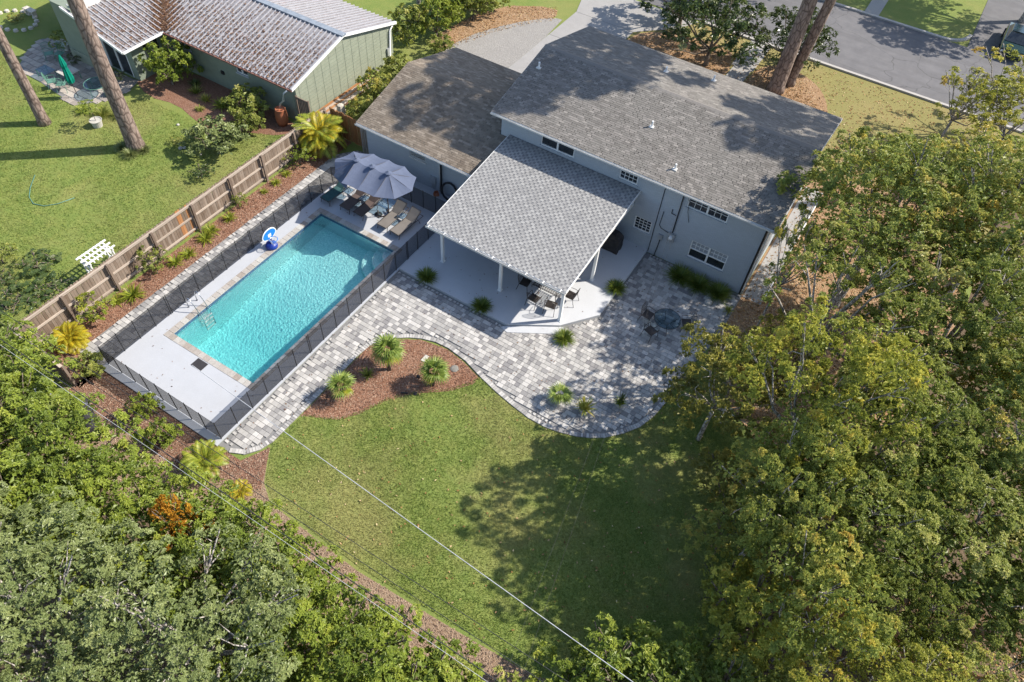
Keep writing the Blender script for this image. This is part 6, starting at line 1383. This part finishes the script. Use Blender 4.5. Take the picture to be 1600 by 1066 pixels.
for x, y, s, lb in ((-33.2, 20.05, .14, 'pale stone right below the small round bush'), (-33.05, 20.2, .12, 'smaller pale stone beside the one under the round bush'), (-35.0, 21.5, .10, 'white stone alone in the middle of the neighbouring lawn'), (-31.9, 20.3, .10, 'white stone left of the wide pale shrub'), (-33.1, 22.9, .13, 'pale round stone at the edge of the neighbour bed')):
    tag(MB().lathe([(.001, 0), (s, 0), (s*.9, s*.5), (s*.4, s*.8), (.001, s*.85)], (x, y, 0), 8).build('stone', 'pot', smooth=True), lb, 'stone', gS)
rr_ = thing('stone_ring', 'ring of pale edging stones round a planted mound at the top left corner', 'stone edging', (-52.2, 23.2, 0))
for i in range(16): a = i/16*2*math.pi; MB().lathe([(.001, 0), (.17, 0), (.15, .12), (.001, .17)], (-52.2+1.6*math.cos(a), 23.2+1.1*math.sin(a), 0), 7).build('stone', 'stone', rr_)
T_('shrub1', -52.3, 23.3, .8, 'low reddish plant inside the ring of edging stones', 1, .4, 'f_brown', 'shrub', cat='shrub')
bn_ = thing('garden_bench', 'small pale stone bench at the top left corner', 'bench', (-52.0, 24.3, 0)); MB().box(-.5, .5, -.2, .2, .38, .46).build('seat', 'stone', bn_, local=True, bev=.02)
for x in (-.35, .35): MB().box(x-.07, x+.07, -.15, .15, 0, .378).build('leg', 'stone', bn_, local=True)
# rear corner objects
bl = thing('black_drums', 'two black plastic drums lying in the undergrowth below the pool fence', 'drum', (-22.7, 5.35, 0))
for x, y in ((-22.85, 5.45), (-21.95, 5.1)):
    d_ = MB().tube([(x-.42, y+.17, .3), (x+.42, y-.17, .3)], .30, 18).build('drum', 'rubber', bl, smooth=False); MB().tube([(x-.03, y+.012, .3), (x+.03, y-.012, .3)], .308, 18).build('hoop', 'steel', d_)
tag(MB().bar((-25.2, 5.2, .5), (-24.4, 4.9, .55), .5, .02).bar((-24.9, 5.25, .6), (-24.3, 5.0, .75), .03, .5).build('metal_scraps', 'galv'), 'bent sheet metal pieces behind the dark board fence', 'scrap metal')
# far side: parked car, flag
car = thing('parked_car', 'dark teal car parked on the opposite driveway, half hidden by leaves', 'car', (5.9, 63.6, .02))
body = MB(); sec = [(-2.25, .55, .62, .78), (-2.2, .35, .80, .85), (-1.2, .28, .95, .9), (1.2, .28, .98, .9), (2.1, .35, .88, .86), (2.2, .55, .70, .76)]
for y, z0, z1, w_ in sec: body.V += [(-w_, y, z0), (w_, y, z0), (w_, y, z1-.12), (w_*.92, y, z1), (-w_*.92, y, z1), (-w_, y, z1-.12)]
for i in range(5):
    for j in range(6): q = i*6; body.F.append((q+j, q+(j+1) % 6, q+6+(j+1) % 6, q+6+j))
body.F += [(5, 4, 3, 2, 1, 0), (30, 31, 32, 33, 34, 35)]; body.build('body', 'carteal', car, local=True, bev=.04)
cab = MB().add([(-.80,-1.35,.94),(.80,-1.35,.94),(.82,1.35,.94),(-.82,1.35,.94),(-.62,-.65,1.42),(.62,-.65,1.42),(.62,.75,1.44),(-.62,.75,1.44)], [(3,2,1,0),(4,5,6,7),(0,1,5,4),(1,2,6,5),(2,3,7,6),(3,0,4,7)]).build('cabin', 'glass', car, local=True, bev=.05)
MB().box(-.60, .60, -.60, .72, 1.43, 1.46).build('roof_panel', 'carteal', cab, local=True, bev=.02)
for x in (-.86, .86):
    for y in (-1.4, 1.4):
        w_ = MB().tube([(x-.09, y, .32), (x+.09, y, .32)], .32, 18).build('wheel', 'rubber', car, local=True); MB().tube([(x-.10, y, .32), (x+.10, y, .32)], .17, 12).build('rim', 'steel', w_, local=True)
for x in (-.6, .6): MB().box(x-.14, x+.14, -2.27, -2.2, .58, .68).build('headlight', 'white', car, local=True)
tag(MB().tube([(-7.6, 61.9, 0), (-7.6, 61.9, .6)], .04, 6).box(-7.85, -7.35, 61.8, 62.0, .55, .85).build('mail_box', 'red'), 'red box on a post behind the two tall trunks across the street', 'mailbox')

# ================================================================== overhead lines
def wire(name, a, b, r_, mat, label, sag=.35, group='overhead lines across the back of the garden'):
    P = []
    for i in range(25): t_ = i/24; P.append((a[0]+(b[0]-a[0])*t_, a[1]+(b[1]-a[1])*t_, a[2]+(b[2]-a[2])*t_-sag*4*t_*(1-t_)))
    tag(MB().tube(P, r_, 5).build(name, mat), label, 'cable', group)
wire('power_line', (-36, 4.72, 8.2), (14, 5.25, 8.2), .009, 'cable', 'black overhead line nearest the lawn, upper of the dark pair', .2)
wire('power_line', (-36, 4.45, 8.0), (14, 4.98, 8.0), .009, 'cable', 'black overhead line just below the upper dark one', .2)
wire('power_line', (-36, 4.25, 7.6), (14, 4.35, 7.6), .014, 'cable', 'thick dark overhead cable running along the mulch strip', .2)
wire('power_line', (-36, 4.1, 7.55), (14, 4.22, 7.55), .006, 'cablew', 'pale overhead cable running beside the thick dark one', .2)
wire('power_line', (-16.9, 7.7, 5.4), (8, 5.7, 7.8), .012, 'cablew', 'single pale cable slanting across the lawn to the bottom edge', .05)
wire('service_cable', (-6.25, 27.75, 4.5), (1.0, -10, 9.5), .003, 'cable', 'thin service cable hanging from the house eave, left strand', .9, 'service cables from the eave')
wire('service_cable', (-6.1, 27.75, 4.4), (1.6, -10, 9.3), .003, 'cable', 'thin service cable hanging from the house eave, right strand', 1.0, 'service cables from the eave')

# ================================================================== ground cover
def in_any(X, Y, polys):
    r = np.zeros(X.shape, bool)
    for p in polys: r |= inpoly(X, Y, p)
    return r
def ground_blades(name, poly, dens, h_, W_, mat, seed, excl=(), z=.01):
    g = np.random.default_rng(seed); xs = [p[0] for p in poly]; ys = [p[1] for p in poly]; n = int((max(xs)-min(xs))*(max(ys)-min(ys))*dens)
    X = g.uniform(min(xs), max(xs), n); Y = g.uniform(min(ys), max(ys), n); k = inpoly(X, Y, poly) & ~in_any(X, Y, excl)
    pt = np.sin(X*1.1+1)*np.sin(Y*1.3)+np.sin(X*.5+Y*.7); k &= g.uniform(-2.6, 2.0, n) < pt+1.2
    X, Y = X[k], Y[k]; n = len(X); a = g.uniform(0, 2*np.pi, n); d = np.stack([np.cos(a)*.8, np.sin(a)*.8, g.uniform(.4, 1.2, n)], 1); d = unit(d)
    s_ = np.stack([-np.sin(a), np.cos(a), np.zeros(n)], 1); L_ = h_*g.uniform(.5, 1.3, n); B = np.stack([X, Y, np.full(n, z)], 1)
    V = np.stack([B-s_*W_/2, B+s_*W_/2, B+d*L_[:, None]], 1).reshape(-1, 3); F = np.arange(n*3).reshape(-1, 3)
    o = link(name, np_mesh(name, V, F, MAT[mat], np.clip(g.normal(.5, .25, n), 0, 1))); return tag(o, kind='stuff')
o = ground_blades('grass', lawn_poly, 800, .095, .026, 'f_blade', 41, z=.012); tag(o, 'mown green lawn grass in the back garden', 'grass')
nlawn = [(-55, 14), (-42, 8.5), (-30, 5.5), (-27.6, 5.5), (-27.6, 24.5), (-29, 24.6), (-31.6, 23.2), (-34.6, 22.3), (-38.6, 22.2), (-39.5, 21), (-41.2, 19.1), (-47.6, 19.6), (-56, 24)]
o = ground_blades('grass', nlawn, 260, .10, .035, 'f_blade', 42, z=.0); tag(o, 'bright green grass of the neighbouring lawn', 'grass')
def scatter(name, polys, dens, L_, W_, mat, seed, label, cat, z=.02, excl=(), rise=.02):
    P = []
    g = np.random.default_rng(seed)
    for poly in polys:
        xs = [p[0] for p in poly]; ys = [p[1] for p in poly]; n = int((max(xs)-min(xs))*(max(ys)-min(ys))*dens)
        X = g.uniform(min(xs), max(xs), n); Y = g.uniform(min(ys), max(ys), n); k = inpoly(X, Y, poly) & ~in_any(X, Y, excl); P.append(np.stack([X[k], Y[k], np.full(k.sum(), z)+g.uniform(0, rise, k.sum())], 1))
    P = np.concatenate(P); o = litter(name, P, (0, 0, 1), L_, W_, mat, seed+1); tag(o, label, cat)
mb_poly = [(-27.2, 6.2), (-25.8, 6.2), (-25.8, 26.2), (-27.2, 26.2)]
scatter('mulch_chips', [mb_poly, palm_bed], 330, .085, .035, 'chips', 51, 'reddish bark chips in the fence bed and the palm island', 'mulch', .022)
scatter('mulch_chips', [[(-25.8, 5.7), (-17.3, 5.7), (-14.3, 6.8), (-15.35, 8.45), (-15.9, 7.30), (-25.8, 7.28)], strip], 170, .09, .035, 'chipsd', 52, 'dull bark chips in the strip behind the pool and lawn', 'mulch', .02)
scatter('fallen_leaves', [[(-17.7, 40), (-17.5, 47.5), (-14.5, 49.8), (-10.4, 49.8), (-10.5, 40)], [(-8.9, 40), (-8.9, 49.6), (-6, 50.3), (-3, 46), (-3, 40)], [(-1.9, 23), (2, 20.5), (5, 20), (8, 30), (6, 45), (-1.6, 45)]], 60, .13, .075, 'leaflit', 53, 'brown and orange fallen leaves on the ground around the house', 'leaves', .02)
scatter('fallen_leaves', [[(-9, 39), (-9, 52), (9, 52), (9, 39)], [(-14.5, 46), (-14.5, 52), (-9, 52), (-9, 46)]], 16, .13, .08, 'leaflit', 54, 'pale fallen leaves scattered on the verge by the road', 'leaves', .02)
scatter('fallen_leaves', [[(-29.0, 38), (-28, 45), (-24, 47.8), (-23.3, 46), (-25.5, 42.5), (-27.4, 37.5)]], 60, .12, .07, 'leaflit', 55, 'brown fallen leaves under the hedge beside the gravel', 'leaves', .02)
scatter('fallen_leaves', [[(2.0, 3.6), (20, 3.6), (20, 20), (3.5, 16), (4.3, 12), (3.3, 9.2)]], 50, .12, .07, 'leaflit', 56, 'brown fallen leaves under the right-hand trees', 'leaves', .02)

scatter('fallen_leaves', [[(-24.1, 7.6), (-24.1, 25.4), (-23.5, 25.4), (-23.5, 7.6)], [(-23.5, 7.6), (-23.5, 10), (-17.3, 10), (-17.3, 7.6)], [(-23.0, 21), (-23.0, 25.4), (-17.3, 25.4), (-17.3, 21)]], 1.6, .09, .045, 'leafdark', 61, 'a few dry leaves blown on to the pool deck', 'leaves', .08, rise=.01)
scatter('fallen_leaves', [[(-10.7, 19.7), (-8.5, 21.2), (-7.4, 22.7), (-7.4, 28), (-17, 28), (-17, 19.6)]], 1.2, .09, .045, 'leafdark', 63, 'a few dry leaves blown on to the patio slab', 'leaves', .176, rise=.01)
scatter('fallen_leaves', [paver_poly], 3.0, .10, .05, 'leafdark', 65, 'dry leaves scattered over the grey pavers', 'leaves', .066, rise=.01, excl=[[(-17.2, 19.4), (-10.8, 19.4), (-8.4, 20.9), (-7.3, 22.6), (-7.3, 28.2), (-17.2, 28.2)]])
scatter('fallen_leaves', [lawn_poly], 2.0, .11, .06, 'leaflit', 67, 'scattered dry leaves on the back lawn', 'leaves', .05, rise=.03)
